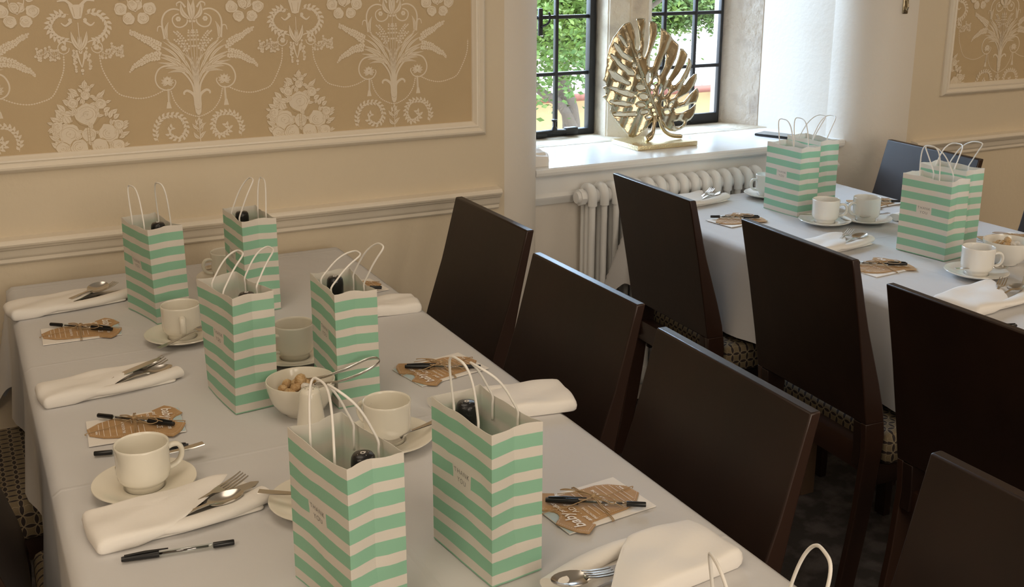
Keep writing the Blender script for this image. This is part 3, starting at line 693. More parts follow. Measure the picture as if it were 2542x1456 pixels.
place_chair(-.060, -.470, 0, 'patterned dining chair seat tucked in under the left edge of the nearest cloth')
place_chair(-.012, -1.075, 0, 'patterned dining chair with dark back in the bottom left corner')

# ------------------------------------------------------------------ striped gift bags
BW, BD, BH = .1484, .0772, .2109
cap_prof = [(.0145, 0), (.0150, .030), (.0152, .034), (.0150, .040), (.0142, .046), (.0120, .0495), (.006, .051), (0, .0513)]
THANK = text_vf('THANK', .0098, -.00016, 0, 1.22), text_vf('YOU', .0098, -.00016, 0, 1.22)
def gift_bag(x, y, rz, apex, label, seed, dip=.004, twist=0.0, lean=(0, 0)):
    rs = random.Random(seed); t = thing('gift_bag', label, 'gift bag', (x, y, .7495), R(rz), 'striped thank you gift bags')
    cols = []                                        # (local x, local y, u, face, q)
    nf, ng = 14, 10
    for k in range(nf): q = k / nf; cols.append((-BW / 2 + BW * q, -BD / 2, BW * q, 'f', q))
    for k in range(ng): q = k / ng; cols.append((BW / 2, -BD / 2 + BD * q, .2 + BD * q, 'r', q))
    for k in range(nf): q = k / nf; cols.append((BW / 2 - BW * q, BD / 2, .4 + BW * q, 'b', q))
    for k in range(ng): q = k / ng; cols.append((-BW / 2, BD / 2 - BD * q, .7 + BD * q, 'l', q))
    nz = 26; N = len(cols); v = []; f = []; uv = []
    gd = {'r': rs.uniform(.005, .009), 'l': rs.uniform(.005, .009)}; off = Vector((seed * 7.3, seed * 3.1, 0)); ph = [rs.uniform(0, 6.28) for _ in range(8)]
    kink = [(rs.uniform(.12, .30), rs.uniform(.0012, .0028)), (rs.uniform(.55, .8), rs.uniform(.0006, .0018))]
    NRM = {'f': (0, -1), 'r': (1, 0), 'b': (0, 1), 'l': (-1, 0)}
    for j in range(nz + 1):
        zz = j / nz
        for cx, cy, u, face, q in cols:
            px, py = cx, cy; mid = 4 * q * (1 - q); edge = min(1, mid * 1.6); nx, ny = NRM[face]
            g = min(1, max(0, (zz - .06) / .30)); d = 0.0
            if face in 'rl':
                d -= gd[face] * (1 - abs(2 * q - 1)) * g
                for kz, ka in kink: d += ka * math.exp(-((zz - kz - .10 * abs(q - .5)) / .022) ** 2) * edge
            else:
                d += mid * (.0032 * math.sin(3 * zz + ph[0 if face == 'f' else 1]) - .004 * max(0, zz - .65))
            w_ = noise.noise(Vector((px * 26, py * 26, zz * 5.2)) + off); w2 = noise.noise(Vector((px * 70, py * 70, zz * 13)) + off)
            d += (.0021 * w_ + .0009 * w2) * edge * (.35 + .65 * min(1, zz * 3))
            px += nx * d + lean[0] * zz * zz; py += ny * d + lean[1] * zz * zz
            a = twist * zz; px, py = px * math.cos(a) - py * math.sin(a), px * math.sin(a) + py * math.cos(a)
            z = BH * zz
            if j == nz: z += (-dip * mid + .0024 * math.sin(7.5 * q + ph[3]) * mid if face in 'fb' else .0022 * math.sin(6 * q + ph[4]) * mid) + .0011 * w2
            v.append((px, py, z)); uv.append((u, BH * (1 - zz)))
    U = {}; per = {'f': BW, 'r': .2 + BD, 'b': .4 + BW, 'l': .7 + BD}
    for j in range(nz):
        for i in range(N):
            a, b_ = j * N + i, j * N + (i + 1) % N; q = (a, b_, b_ + N, a + N); d = {k: uv[k] for k in q}
            if i == N - 1 or cols[i][3] != cols[(i + 1) % N][3]:
                ue = per[cols[i][3]]; d[b_] = (ue, uv[b_][1]); d[b_ + N] = (ue, uv[b_ + N][1])
            U[len(f)] = d; f.append(q)
    f.append(tuple(range(N))[::-1]); U[len(f) - 1] = {k: (.9, .01 + BH) for k in range(N)}
    mi = [0] * len(f); nv = len(v); th = .0007            # plain inner face of the sheet and its cut top edge
    for j in range(nz + 1):
        for i, (cx, cy, u, face, q) in enumerate(cols):
            ox, oy = NRM[face]
            if q == 0: px_, py_ = NRM[cols[i - 1][3]]; ox, oy = ox + px_, oy + py_
            x_, y_, z_ = v[j * N + i]; v.append((x_ - ox * th, y_ - oy * th, z_ + (.0012 if j == 0 else 0)))
    uv0 = (.9, .01 + BH)
    for j in range(nz):
        for i in range(N): f.append((nv + j * N + i, nv + (j + 1) * N + i, nv + (j + 1) * N + (i + 1) % N, nv + j * N + (i + 1) % N)); mi.append(1)
    f.append(tuple(nv + k for k in range(N))); mi.append(1)
    nr = len(v); v += v[nz * N:nz * N + N] + v[nv + nz * N:nv + nz * N + N]
    for i in range(N): f.append((nr + i, nr + (i + 1) % N, nr + N + (i + 1) % N, nr + N + i)); mi.append(1)
    for k in range(len(U), len(f)): U[k] = {q: uv0 for q in f[k]}
    body = obj('bag_body', v, f, [paper, paper_in], t, smooth=True, uvs=U, midx=mi)
    crease = {i for i, c in enumerate(cols) if c[4] == 0 or (c[3] in 'rl' and abs(c[4] - .5) < 1e-6)}
    for e in body.data.edges:
        a, b_ = e.vertices
        if max(a, b_) < nv and a % N == b_ % N and a % N in crease: e.use_edge_sharp = True
        elif max(a, b_) < N: e.use_edge_sharp = True
    # the printed words follow the front sheet
    def front(u, zz):
        q = (u + BW / 2) / BW; i = min(nf - 1, max(0, int(q * nf))); fr_ = q * nf - i; j = min(nz - 1, int(zz / BH * nz)); fz = zz / BH * nz - j
        A, B_, C, D_ = (Vector(v[j * N + i]), Vector(v[j * N + i + 1]), Vector(v[(j + 1) * N + i]), Vector(v[(j + 1) * N + i + 1]))
        return (A * (1 - fr_) + B_ * fr_) * (1 - fz) + (C * (1 - fr_) + D_ * fr_) * fz + Vector((0, -.0004, 0))
    m = MB()
    for (tv, tf), z0 in zip(THANK, (BH - .0868, BH - .0985)):
        m.add([front(px - .0024, z0 + py) for px, py, _ in tv], tf)
    m.build('lettering', ink_grey, t, smooth=False)
    for (ax, ay, az), sg in zip(apex, (-1, 1)):
        base = Vector((lean[0], sg * (BD / 2 - .0085) + lean[1], BH)); ap = Vector((ax, ay, az)); P = []
        n = 26
        for k in range(n + 1):
            q = k / n; lat = .030 * math.cos(PI * q); lat = math.copysign(abs(lat / .030) ** .62 * .030, lat); e = math.sin(PI * q) ** .82
            p = base + (ap - base) * e + Vector((lat, 0, 0)); b2 = (ap - base) * 0
            bow = math.sin(PI * e) * .10 * .088
            P.append(p + Vector((0, 0, bow)))
        P = [Vector((lean[0] * .6 + .030, base.y, BH - .035)), Vector((lean[0] + .030, base.y, BH - .012))] + P + [Vector((lean[0] - .030, base.y, BH - .012)), Vector((lean[0] * .6 - .030, base.y, BH - .035))]
        P = sm_path(P, 3); vv, ff = tube(P, .0017, 8); c = MB(); c.add(vv, ff); hb = c.build('handle', cord, t)
    return t
bags = [
 (.4531, -.4266, 285.2, [(-.042, -.020, .285), (.015, .017, .295)], 'striped mint gift bag at the far left, behind the back left teacup', 1, .004, -.05, (0, 0)),
 (.6610, -.4495, 273.0, [(.001, .011, .290), (-.050, .051, .277)], 'striped mint gift bag nearest the wall, second from left at the back', 2, .003, 0, (0, 0)),
 (.5032, -.9811, 276.1, [(-.033, .026, .261), (-.053, .090, .254)], 'striped mint gift bag with handles bent over, between two teacups', 3, .003, .10, (-.004, 0)),
 (.6808, -1.0433, 269.1, [(-.008, .035, .258), (.047, .059, .283)], 'striped mint gift bag behind the sugar bowl with handles flopped right', 4, .003, 0, (0, 0)),
 (.4706, -1.6725, 280.8, [(-.051, -.003, .272), (.001, -.013, .282)], 'striped mint gift bag in front, cut off by the bottom edge', 5, .003, 0, (0, 0)),
 (.6644, -1.6673, 276.9, [(.017, -.052, .296), (.007, -.019, .277)], 'striped mint gift bag in the front, tall one right of the cut off bag', 6, .003, 0, (0, 0)),
 (.660, -2.222, 250, [(.006, -.046, .296), (.004, .050, .296)], 'gift bag at the bottom edge of which only white cord handles show', 7, .004, 0, (0, 0)),
 (2.3711, -.2948, 272.2, [(-.043, -.010, .282), (-.046, .060, .280)], 'striped mint gift bag on the far table nearest the radiator', 8, .002, 0, (0, 0)),
 (2.507, -.2285, 272.0, [(.029, .003, .285), (-.010, .085, .273)], 'striped mint gift bag half hidden behind the one nearest the radiator', 9, .002, 0, (0, 0)),
 (2.3792, -.8405, 277.3, [(.008, -.050, .296), (-.058, .046, .276)], 'striped mint gift bag with words facing the camera on the far table right', 10, .002, 0, (0, 0)),
 (2.531, -.7567, 275.0, [(-.011, .029, .267), (.053, .027, .281)], 'striped mint gift bag behind the far right bag, in front of the dark chair', 11, .002, 0, (0, 0))]
for q in bags: gift_bag(*q)
def bottle(bag, lx, ly, top, label, tilt=0.0):
    a = R(bag[2]); c, s = math.cos(a), math.sin(a); x = bag[0] + lx * c - ly * s; y = bag[1] + lx * s + ly * c
    t = thing('miniature_bottle', label, 'bottle', (x, y, .7515), rz=R(bag[2]), group='black capped bottles in the gift bags')
    h = top - .051
    b = MB(); b.add(*lathe([(.0, 0), (.020, 0), (.021, .004), (.021, h - .055), (.019, h - .035), (.0145, h - .012), (.0138, h + .002)], 24)); b.build('bottle_glass', bottle_glass, t)
    b = MB(); b.add(*[xform(q, (0, 0, h)) if i == 0 else q for i, q in enumerate(lathe(cap_prof, 26))]); b.build('foil_cap', foil, t)
    b = MB(); zt = top + .0006; r = .0075
    for k in range(4):
        p0 = (r * math.cos(PI / 2 * k), r * math.sin(PI / 2 * k), zt - .0012); p1 = (r * math.cos(PI / 2 * (k + 1)), r * math.sin(PI / 2 * (k + 1)), zt - .0012); b.add(*tube([p0, p1], .0004, 5))
    b.add(*tube(sm_path([(-.003, -.002, zt), (0, .0035, zt), (.003, -.001, zt), (.0, -.0035, zt), (-.002, .001, zt), (.0015, .001, zt)], 4), .0004, 5)); b.build('emblem', card_white, t)
bottle(bags[0], .014, .008, .207, 'black foil bottle top inside the far left gift bag')
bottle(bags[1], -.034, -.006, .207, 'black foil bottle top poking out of the bag nearest the wall')
bottle(bags[2], .040, .006, .205, 'black foil bottle top barely showing in the bag with bent handles')
bottle(bags[3], -.040, -.002, .207, 'black foil bottle top inside the bag behind the sugar bowl')
bottle(bags[4], .038, .004, .204, 'black bottle top with white emblem in the cut off front bag')
bottle(bags[5], -.043, -.002, .204, 'black bottle top with white emblem in the tall front bag')

# ------------------------------------------------------------------ crockery
CUP = [(0, .0030), (.024, .0030), (.0275, 0), (.0285, .001), (.0285, .0075), (.0300, .0100), (.0345, .0135), (.0378, .0185), (.0388, .026), (.0393, .060), (.0400, .0665), (.0398, .0690), (.0388, .0698), (.0375, .0692), (.0368, .066), (.0362, .030), (.034, .019), (.028, .0125), (.015, .0105), (0, .0100)]
SAU = [(0, .0045), (.021, .0045), (.023, 0), (.0265, 0), (.0285, .0035), (.045, .0065), (.062, .0120), (.0735, .0180), (.0758, .0205), (.0752, .0222), (.0735, .0222), (.060, .0158), (.045, .0108), (.0330, .0088), (.0315, .0098), (.0300, .0090), (.029, .0072), (.010, .0068), (0, .0068)]
BOWL = [(0, .003), (.024, .003), (.026, 0), (.029, 0), (.031, .004), (.043, .012), (.053, .028), (.0585, .048), (.0600, .060), (.0596, .0622), (.058, .0622), (.0562, .058), (.051, .034), (.041, .018), (.025, .010), (0, .009)]
def cup(x, y, rz, label, z=.7495 + .0058, m=china):
    t = thing('teacup', label, 'cup', (x, y, z), R(rz), 'stacking teacups'); b = MB(); b.add(*lathe([(r, z * 1.022) for r, z in CUP], 48)); b.build('bowl', m, t, auto=60)
    P = sm_path([(.0370, 0, .0530), (.046, 0, .0560), (.055, 0, .0540), (.0598, 0, .045), (.0585, 0, .0335), (.051, 0, .0245), (.0385, 0, .0205)], 5)
    b = MB(); b.add(*tube(P, .0062, 12, up=(0, 1, 0), sx=1.0, sy=.62)); b.build('handle', m, t); return t
def saucer(x, y, label, m=china):
    o = obj('saucer', *lathe([(r * 1.004, z * .78) for r, z in SAU], 56), m, auto=60); o.location = (x, y, .7495); tag(o, label, 'saucer', 'saucers'); return o
def cupset(x, y, rz, where, m=china):
    saucer(x, y, 'round saucer under the teacup ' + where, m); return cup(x, y, rz, 'empty stacking teacup ' + where, m=m)
cupset(.2852, -1.2727, 10, 'in the left foreground above the napkin with spoon')
cupset(.4655, -.6273, -97, 'with handle towards the camera, beside the far left gift bag')
cupset(.6410, -.8464, 200, 'between the two middle gift bags')
cupset(.6682, -1.2871, 120, 'beside the sugar bowl, behind the front gift bags')
cupset(.648, -.256, 185, 'half hidden behind the bag nearest the wall')
cupset(2.3515, -.4727, -35, 'in front of the far table bags, handle to the right', china_white)
cupset(2.478, -.508, 170, 'second on the far table, handle to the left', china_white)
cupset(2.3158, -1.0504, -30, 'by the fork napkin at the right of the far table', china_white)
cupset(2.438, -.109, 165, 'hidden behind the far table bag near the radiator', china_white)
saucer(.506, -1.442, 'saucer with a spoon, half hidden behind the cut off front bag')
cup(.506, -1.442, 100, 'teacup hidden behind the cut off front bag')
def sugar_bowl(x, y, label, seed, where):
    rs = random.Random(seed); o = obj('sugar_bowl', *lathe(BOWL, 56), china if seed == 1 else china_white, auto=60); o.location = (x, y, .7495); tag(o, label, 'bowl', 'sugar bowls')
    k = 0
    for layer, (rad_, n, z) in enumerate(((.034, 9, .030), (.018, 5, .034), (.030, 8, .045), (.012, 4, .050), (.0, 1, .060))):
        for i in range(n):
            a = 2 * PI * i / n + layer * .7; bm = bmesh.new(); bmesh.ops.create_icosphere(bm, subdivisions=2, radius=.0092)
            s = (rs.uniform(.85, 1.25), rs.uniform(.85, 1.2), rs.uniform(.8, 1.05))
            for q in bm.verts:
                c = q.co; c = Vector([math.copysign(abs(t_ / .0092) ** .75 * .0092, t_) for t_ in c]); q.co = Vector((c.x * s[0], c.y * s[1], c.z * s[2])) * (1 + rs.uniform(-.07, .07))
            me = bpy.data.meshes.new('sugar_lump'); bm.to_mesh(me); bm.free(); me.polygons.foreach_set('use_smooth', [True] * len(me.polygons))
            white = (layer >= 2 and math.cos(a + .9) > .45); me.materials.append(sugar_w if white else sugar)
            q = bpy.data.objects.new('sugar_lump', me); COL.objects.link(q); q.location = (x + rad_ * math.cos(a), y + rad_ * math.sin(a), .7495 + z); q.rotation_euler = (rs.uniform(0, 6), rs.uniform(0, 6), rs.uniform(0, 6))
            tag(q, ('white sugar lump among those ' if white else 'brown rough sugar lump among those ') + where, 'sugar lump', ('white' if white else 'brown') + ' sugar lumps ' + where)
sugar_bowl(.579, -1.100, 'cream sugar bowl of brown lumps behind the salt shaker', 1, 'in the near sugar bowl')
sugar_bowl(2.482, -1.000, 'cream sugar bowl beside the teacup at the right picture edge', 2, 'in the far sugar bowl')
# sugar tongs resting over the rim
zt = .7495
P1 = sm_path([(.592, -1.098, zt + .058), (.615, -1.118, zt + .066), (.650, -1.130, zt + .078), (.690, -1.135, zt + .092), (.706, -1.144, zt + .094), (.702, -1.158, zt + .090), (.670, -1.160, zt + .078), (.630, -1.146, zt + .064), (.598, -1.118, zt + .056)], 5)
o = obj('sugar_tongs', *tube(P1, .0025, 8, up=(0, 0, 1), sx=1.0, sy=.3), steel); tag(o, 'bent steel sugar tongs resting across the near sugar bowl', 'tongs')
def shaker(x, y, label, m):
    t = thing('salt_shaker', label, 'salt shaker', (x, y, .7495), group='conical salt shakers')
    b = MB(); b.add(*lathe([(0, 0), (.0245, 0), (.0262, .002), (.0255, .010), (.0180, .068), (.0168, .078), (.0140, .083), (.006, .0852), (0, .0854)], 36)); b.build('shaker_body', m, t)
    b = MB()
    for k in range(7):
        r = 0 if k == 6 else .0075; a = 2 * PI * k / 6; zc = .0853 if r == 0 else .0843
        v, f = lathe([(.0011, 0), (.0011, .0006), (0, .0007)], 8); b.add(xform(v, (r * math.cos(a), r * math.sin(a), zc)), f)
    b.build('pour_holes', ink, t)
shaker(.566, -1.200, 'tapered cream salt shaker in front of the near sugar bowl', china)
shaker(2.372, -1.172, 'tapered white salt shaker at the right picture edge', china_white)

# ------------------------------------------------------------------ cutlery
def strip(path, w, th=.0016, mod=None):
    """flat bar following path points (x, z) with half-width w(i)"""
    v = []; f = []; n = len(path)
    for i, (x, z) in enumerate(path):
        h = w[i]; v += [(x, -h, z), (x, h, z), (x, h * .9, z + th), (x, -h * .9, z + th)]
    for i in range(n - 1):
        for k in range(4): f.append((i * 4 + k, i * 4 + (k + 1) % 4, (i + 1) * 4 + (k + 1) % 4, (i + 1) * 4 + k))
    f.append((0, 1, 2, 3)); m = 4 * (n - 1); f.append((m + 3, m + 2, m + 1, m)); return v, f
def fork_mesh(L=.18):
    b = MB(); b.add(*strip([(0, .002), (.02, .002), (.06, .004), (.098, .007), (.108, .007), (.122, .004), (.132, .0025)], [.0085, .0088, .0058, .0028, .0034, .0095, .0118]))
    for k in range(4):
        y = -.009 + .006 * k; v, f = strip([(.130, .0025), (.145, .002), (.165, .0035), (L, .0065)], [.0022, .0019, .0016, .0009]); b.add([(x, q + y * (1.0 + .06 * (x - .13) / .05), z) for x, q, z in v], f)
    return b
def spoon_mesh(L=.18, s=1.0):
    b = MB(); b.add(*strip([(0, .003), (.02, .003), (.06, .005), (.10, .008), (.118, .008), (.128, .007)], [.0085 * s, .0088 * s, .0055 * s, .0028 * s, .0030 * s, .0050 * s]))
    v = []; f = []; N, K = 20, 6; cx, a, c = .150, .030, .0195 * s
    for k in range(K + 1):
        r = k / K
        for i in range(N):
            q = 2 * PI * i / N; v.append((cx + a * r * math.cos(q) * (1 - .06 * math.cos(q)), c * r * math.sin(q) * (1 + .10 * -math.cos(q)), .0005 + .0075 * r * r))
    for k in range(K):
        for i in range(N): f.append((k * N + i, k * N + (i + 1) % N, (k + 1) * N + (i + 1) % N, (k + 1) * N + i))
    n0 = len(v); v2 = [(x, y, z + .0011) for x, y, z in v]; f2 = [tuple(q + n0 for q in reversed(p)) for p in f]
    f3 = [(K * N + i, K * N + (i + 1) % N, n0 + K * N + (i + 1) % N, n0 + K * N + i) for i in range(N)]
    b.add(v + v2, f + f2 + f3); return b
def knife_mesh(L=.20):
    b = MB(); b.add(*strip([(0, .001), (.03, .001), (.085, .001), (.092, .0012)], [.0075, .0080, .0062, .0050], .0045)); b.add(*strip([(.090, .002), (.11, .002), (.17, .002), (.19, .002), (L, .002)], [.0065, .0085, .0090, .0072, .0012], .0013)); return b
KIND = {'fork': fork_mesh().build('fork', steel, auto=40), 'spoon': spoon_mesh().build('spoon', steel, auto=50), 'knife': knife_mesh().build('knife', steel, auto=40), 'teaspoon': spoon_mesh().build('teaspoon', steel, auto=50)}
used_c = set()
def cutlery(kind, tip, rz, z, label, pitch=0.0, roll=0.0, s=1.0, group=None):
    """tip = world x, y of the far end; rz = heading from handle to tip"""
    L = {'fork': .18, 'spoon': .18, 'knife': .20, 'teaspoon': .18}[kind] * s
    o = KIND[kind]
    if kind in used_c: o = o.copy(); COL.objects.link(o)
    used_c.add(kind); a = R(rz); o.scale = (s, s, s)
    o.scale = (s, s, s); o.location = (tip[0] - L * math.cos(a) * math.cos(R(pitch)), tip[1] - L * math.sin(a) * math.cos(R(pitch)), z)
    o.rotation_euler = (R(roll), -R(pitch), a); tag(o, label, kind, group)
TS = 'teaspoons on the saucers'
cutlery('teaspoon', (.250, -1.214), 187, .769, 'teaspoon with handle sticking out behind the foreground teacup', -4, 0, .78, TS)
cutlery('teaspoon', (.522, -.664), 22, .7665, 'teaspoon lying across the saucer beside the far left gift bag', 6, 0, .72, TS)
cutlery('teaspoon', (.545, -1.480), -28, .778, 'teaspoon whose handle sticks out left of the cut off front bag', -5, 0, .78, TS)
cutlery('teaspoon', (.640, -1.337), 200, .775, 'teaspoon on the saucer beside the sugar bowl', -3, 0, .72, TS)
cutlery('teaspoon', (2.398, -.503), -40, .772, 'teaspoon bowl showing by the handle of the far table teacup in front', 0, 0, .72, TS)
cutlery('teaspoon', (2.432, -.532), 185, .770, 'teaspoon on the saucer of the far teacup with handle to the left', 0, 0, .70, TS)
cutlery('teaspoon', (2.372, -1.098), -25, .773, 'teaspoon bowl beside the teacup at the right of the far table', 0, 0, .74, TS)
cutlery('teaspoon', (.595, -.225), 215, .772, 'teaspoon on the saucer half hidden behind the bag nearest the wall', 0, 0, .72, TS)

# ------------------------------------------------------------------ napkins
def sheet(outline, h, seed, closed_z=0.0, open_z=.013):
    """outline: (x, y, open) going round; closed edges curl down to the table, open edges lie as a sheet edge"""
    P = []
    n = len(outline)
    for i in range(n):
        a, b_ = outline[i], outline[(i + 1) % n]; d = math.hypot(b_[0] - a[0], b_[1] - a[1]); m = max(1, int(d / .0055))
        for k in range(m):
            q = k / m; P.append((a[0] + (b_[0] - a[0]) * q, a[1] + (b_[1] - a[1]) * q, a[2] + (b_[2] - a[2]) * q))
    N = len(P); 
    for _ in range(1): P = [tuple(.25 * P[i - 1][k] + .5 * P[i][k] + .25 * P[(i + 1) % N][k] for k in range(3)) for i in range(N)]
    cx = sum(p[0] for p in P) / N; cy = sum(p[1] for p in P) / N; rs = random.Random(seed); ph = [rs.uniform(0, 6.28) for _ in range(4)]
    rings = [(.955, 0.0), (.99, .16), (1.0, .42), (.985, .70), (.945, .88), (.88, .97), (.78, 1.0), (.6, 1.0), (.4, .99), (.2, .98)]
    v = []; f = []
    for s, hz_ in rings:
        for x, y, op in P:
            se = s if op < .5 else min(1.0, s + .02 * 0)
            px, py = cx + (x - cx) * s, cy + (y - cy) * s
            zc = closed_z + h * hz_; zo = open_z + (h - open_z) * min(1, max(0, (1 - s)) / .45) if s < .985 else open_z - .002 * (s < .96)
            z = zc * (1 - op) + max(zo, open_z - .001) * op
            z += h * .06 * (math.sin(55 * px + 40 * py + ph[0]) + math.sin(90 * py - 30 * px + ph[1])) * hz_
            v.append((px, py, z))
    for k in range(len(rings) - 1):
        for i in range(N): f.append((k * N + i, k * N + (i + 1) % N, (k + 1) * N + (i + 1) % N, (k + 1) * N + i))
    v.append((cx, cy, h)); c = len(v) - 1; k = len(rings) - 1
    for i in range(N): f.append((k * N + i, k * N + (i + 1) % N, c))
    f.append(tuple(range(N))[::-1]); return v, f
def napkin(x, y, rz, label, seed, s=1.0, w=1.0, h=1.0):
    b = MB()
    b.add(*sheet([(.02, -.044, 0), (.02, .046, 0), (.150, .056, 0), (.216, .062, 0), (.238, .050, 0), (.242, .0, 0), (.234, -.045, 0), (.12, -.05, 0)], .0055 * h, seed))
    P = sm_path([(.075, -.038, .012), (.115, -.046, .0115), (.165, -.042, .0105), (.212, -.030, .0105), (.246, -.018, .0105)], 5)
    n = len(P); b.add(*tube(P, [(.010 + .006 * k / n) for k in range(n)], 14, up=(0, 0, 1), sx=.70, sy=1.2))
    b.add(*sheet([(0, -.052, 0), (-.004, .0, 0), (0, .052, 0), (.08, .055, 0), (.205, .061, .2), (.216, .058, 1), (.200, .036, 1), (.165, .000, 1), (.128, -.034, 1), (.104, -.054, .5), (.05, -.055, 0)], .0225 * h, seed + 50, 0.0, .0190 * h))
    b.v = [(px, py * w, pz) for px, py, pz in b.v]
    o = b.build('napkin', napkin_linen, auto=70); o.location = (x, y, .7495); o.rotation_euler = (0, 0, R(rz)); o.scale = (s, s, 1); tag(o, label, 'napkin', 'rolled cutlery napkins'); return o
napkin(.192, -1.390, 5, 'white napkin roll in the left foreground holding fork and spoon', 1)
napkin(.172, -.845, 6, 'white napkin roll behind the foreground cup, second from the wall on the left', 2, 1.0, .85)
napkin(.150, -.305, 9, 'white napkin roll at the far left corner of the nearest table', 3, 1.06, .82)
napkin(.985, -.645, 172, 'white folded napkin right of the bag behind the sugar bowl', 4, .82)
napkin(1.025, -1.262, 168, 'white folded napkin poking over the table edge behind the tall front bag', 5, 1.0, 1.05)
napkin(.950, -1.795, 184, 'white folded napkin in the foreground at the right table edge, cutlery to the left', 6, 1.03, 1.05, 1.15)
napkin(2.052, -.085, 8, 'white napkin with fork behind the chair in front of the radiator', 7)
napkin(2.085, -.690, 6, 'white napkin with fork and spoon before the far table cups', 8, .95)
napkin(2.055, -1.215, 6, 'white napkin with fork and spoon at the right of the far table', 9, 1.08, 1.1)
napkin(2.815, -.560, 178, 'white napkin behind the teacups beyond the far table bags', 10)
def cut_in(nx, ny, nrz, kinds, where, near=True):
    a = R(nrz); c, s = math.cos(a), math.sin(a)
    for k, (lx, ly), r_, z, pt, rl in kinds:
        cutlery(k, (nx + lx * c - ly * s, ny + lx * s + ly * c), nrz + r_, .7495 + z, k + ' tucked into the ' + where, pt, rl, {'fork': .88, 'spoon': .92, 'knife': .95}[k], 'cutlery in the napkins')
FK = ('fork', (.232, .034), 23, .0060, 4.5, 8); SPN = ('spoon', (.215, -.016), 8, .0062, 3.5, 0); KN = ('knife', (.246, .012), 11, .0060, 2.6, 10)
cut_in(.192, -1.390, 5, [FK, SPN, KN], 'foreground left napkin')
cut_in(.172, -.845, 6, [('fork', (.235, .034), 22, .0062, 5, 20), ('knife', (.226, .026), 18, .0100, 5, 0), ('spoon', (.240, -.002), 8, .0060, 2.5, 0)], 'left napkin second from the wall')
cut_in(.150, -.305, 9, [('fork', (.250, .038), 24, .0062, 5, 0), ('spoon', (.228, .026), 22, .0095, 5, 20), ('knife', (.254, .006), 9, .0060, 1.5, 0)], 'napkin at the far left corner')
cut_in(.950, -1.795, 184, [('spoon', (.262, -.012), -9, .0070, 3.5, 0), ('fork', (.216, -.002), -3, .0090, 4, 0), ('knife', (.250, .026), 10, .0060, 1, 0)], 'foreground right napkin')
cut_in(2.052, -.085, 8, [('fork', (.235, .030), 24, .0062, 6, 0), ('spoon', (.232, -.004), 12, .0060, 4, 0)], 'napkin behind the chair by the radiator')
cut_in(2.085, -.690, 6, [('fork', (.220, .034), 22, .0062, 6, 0), ('spoon', (.228, -.010), 8, .0060, 4, 0)], 'napkin before the far table cups')
cut_in(2.055, -1.215, 6, [('fork', (.236, .036), 25, .0062, 6, 0), ('spoon', (.240, -.010), 8, .0060, 4, 0)], 'napkin at the right of the far table')

# ------------------------------------------------------------------ pens and card bundles
def pen_parts(root, as_part):
    """ballpoint along +x from 0 (cap end) to .146 (plug end); returns holder"""
    b = MB(); b.add(*tube([(.0, 0, 0), (.004, 0, 0), (.048, 0, 0)], [.0034, .0040, .0048], 12)); b.add(*tube([(.004, 0, .0046), (.03, 0, .0062), (.060, 0, .0060)], [.0014, .0016, .0010], 8, up=(0, 1, 0), sx=1.3, sy=.8))
    holder = b.build('pen_cap', black_plastic, root, auto=40)
    b = MB(); b.add(*tube([(.047, 0, 0), (.122, 0, 0)], .0036, 12)); barrel = b.build('barrel', clear_plastic, root)
    b = MB(); b.add(*tube([(.046, 0, 0), (.112, 0, 0)], .0016, 8)); b.build('ink_refill', ink, root)
    b = MB(); b.add(*tube([(.118, 0, 0), (.120, 0, 0), (.145, 0, 0), (.146, 0, 0)], [.0040, .0042, .0040, .0034], 12)); b.build('end_plug', black_plastic, root, auto=40)
def loose_pen(x, y, rz, label):
    t = thing('ballpoint_pen', label, 'pen', (x, y, .7545), R(rz), 'loose ballpoint pens'); pen_parts(t, False)
loose_pen(.2225, -1.470, -9, 'black capped clear pen lying below the foreground napkin roll')
loose_pen(.372, -1.158, 165, 'black capped clear pen lying behind the foreground teacup')
loose_pen(2.08, -1.36, 170, 'black pen at the right picture edge on the far table')
ONESIE = [(-.074, -.019), (-.069, -.016), (-.063, -.008), (-.061, 0), (-.063, .008), (-.069, .016), (-.074, .019), (-.080, .025), (-.075, .040), (-.071, .052), (-.064, .064), (-.054, .074), (-.032, .058), (-.036, .049), (-.005, .046), (.033, .044), (.052, .037), (.074, .017), (.077, -.012), (.058, -.032), (.033, -.044), (-.005, -.046), (-.036, -.049), (-.032, -.058), (-.054, -.074), (-.064, -.064), (-.071, -.052), (-.075, -.040), (-.080, -.025)]
ONESIE = [(x, y * .92) for x, y in ONESIE]
def tw(pts, r=.00072, seg=6): return tube(sm_path(pts, 6), r, seg)
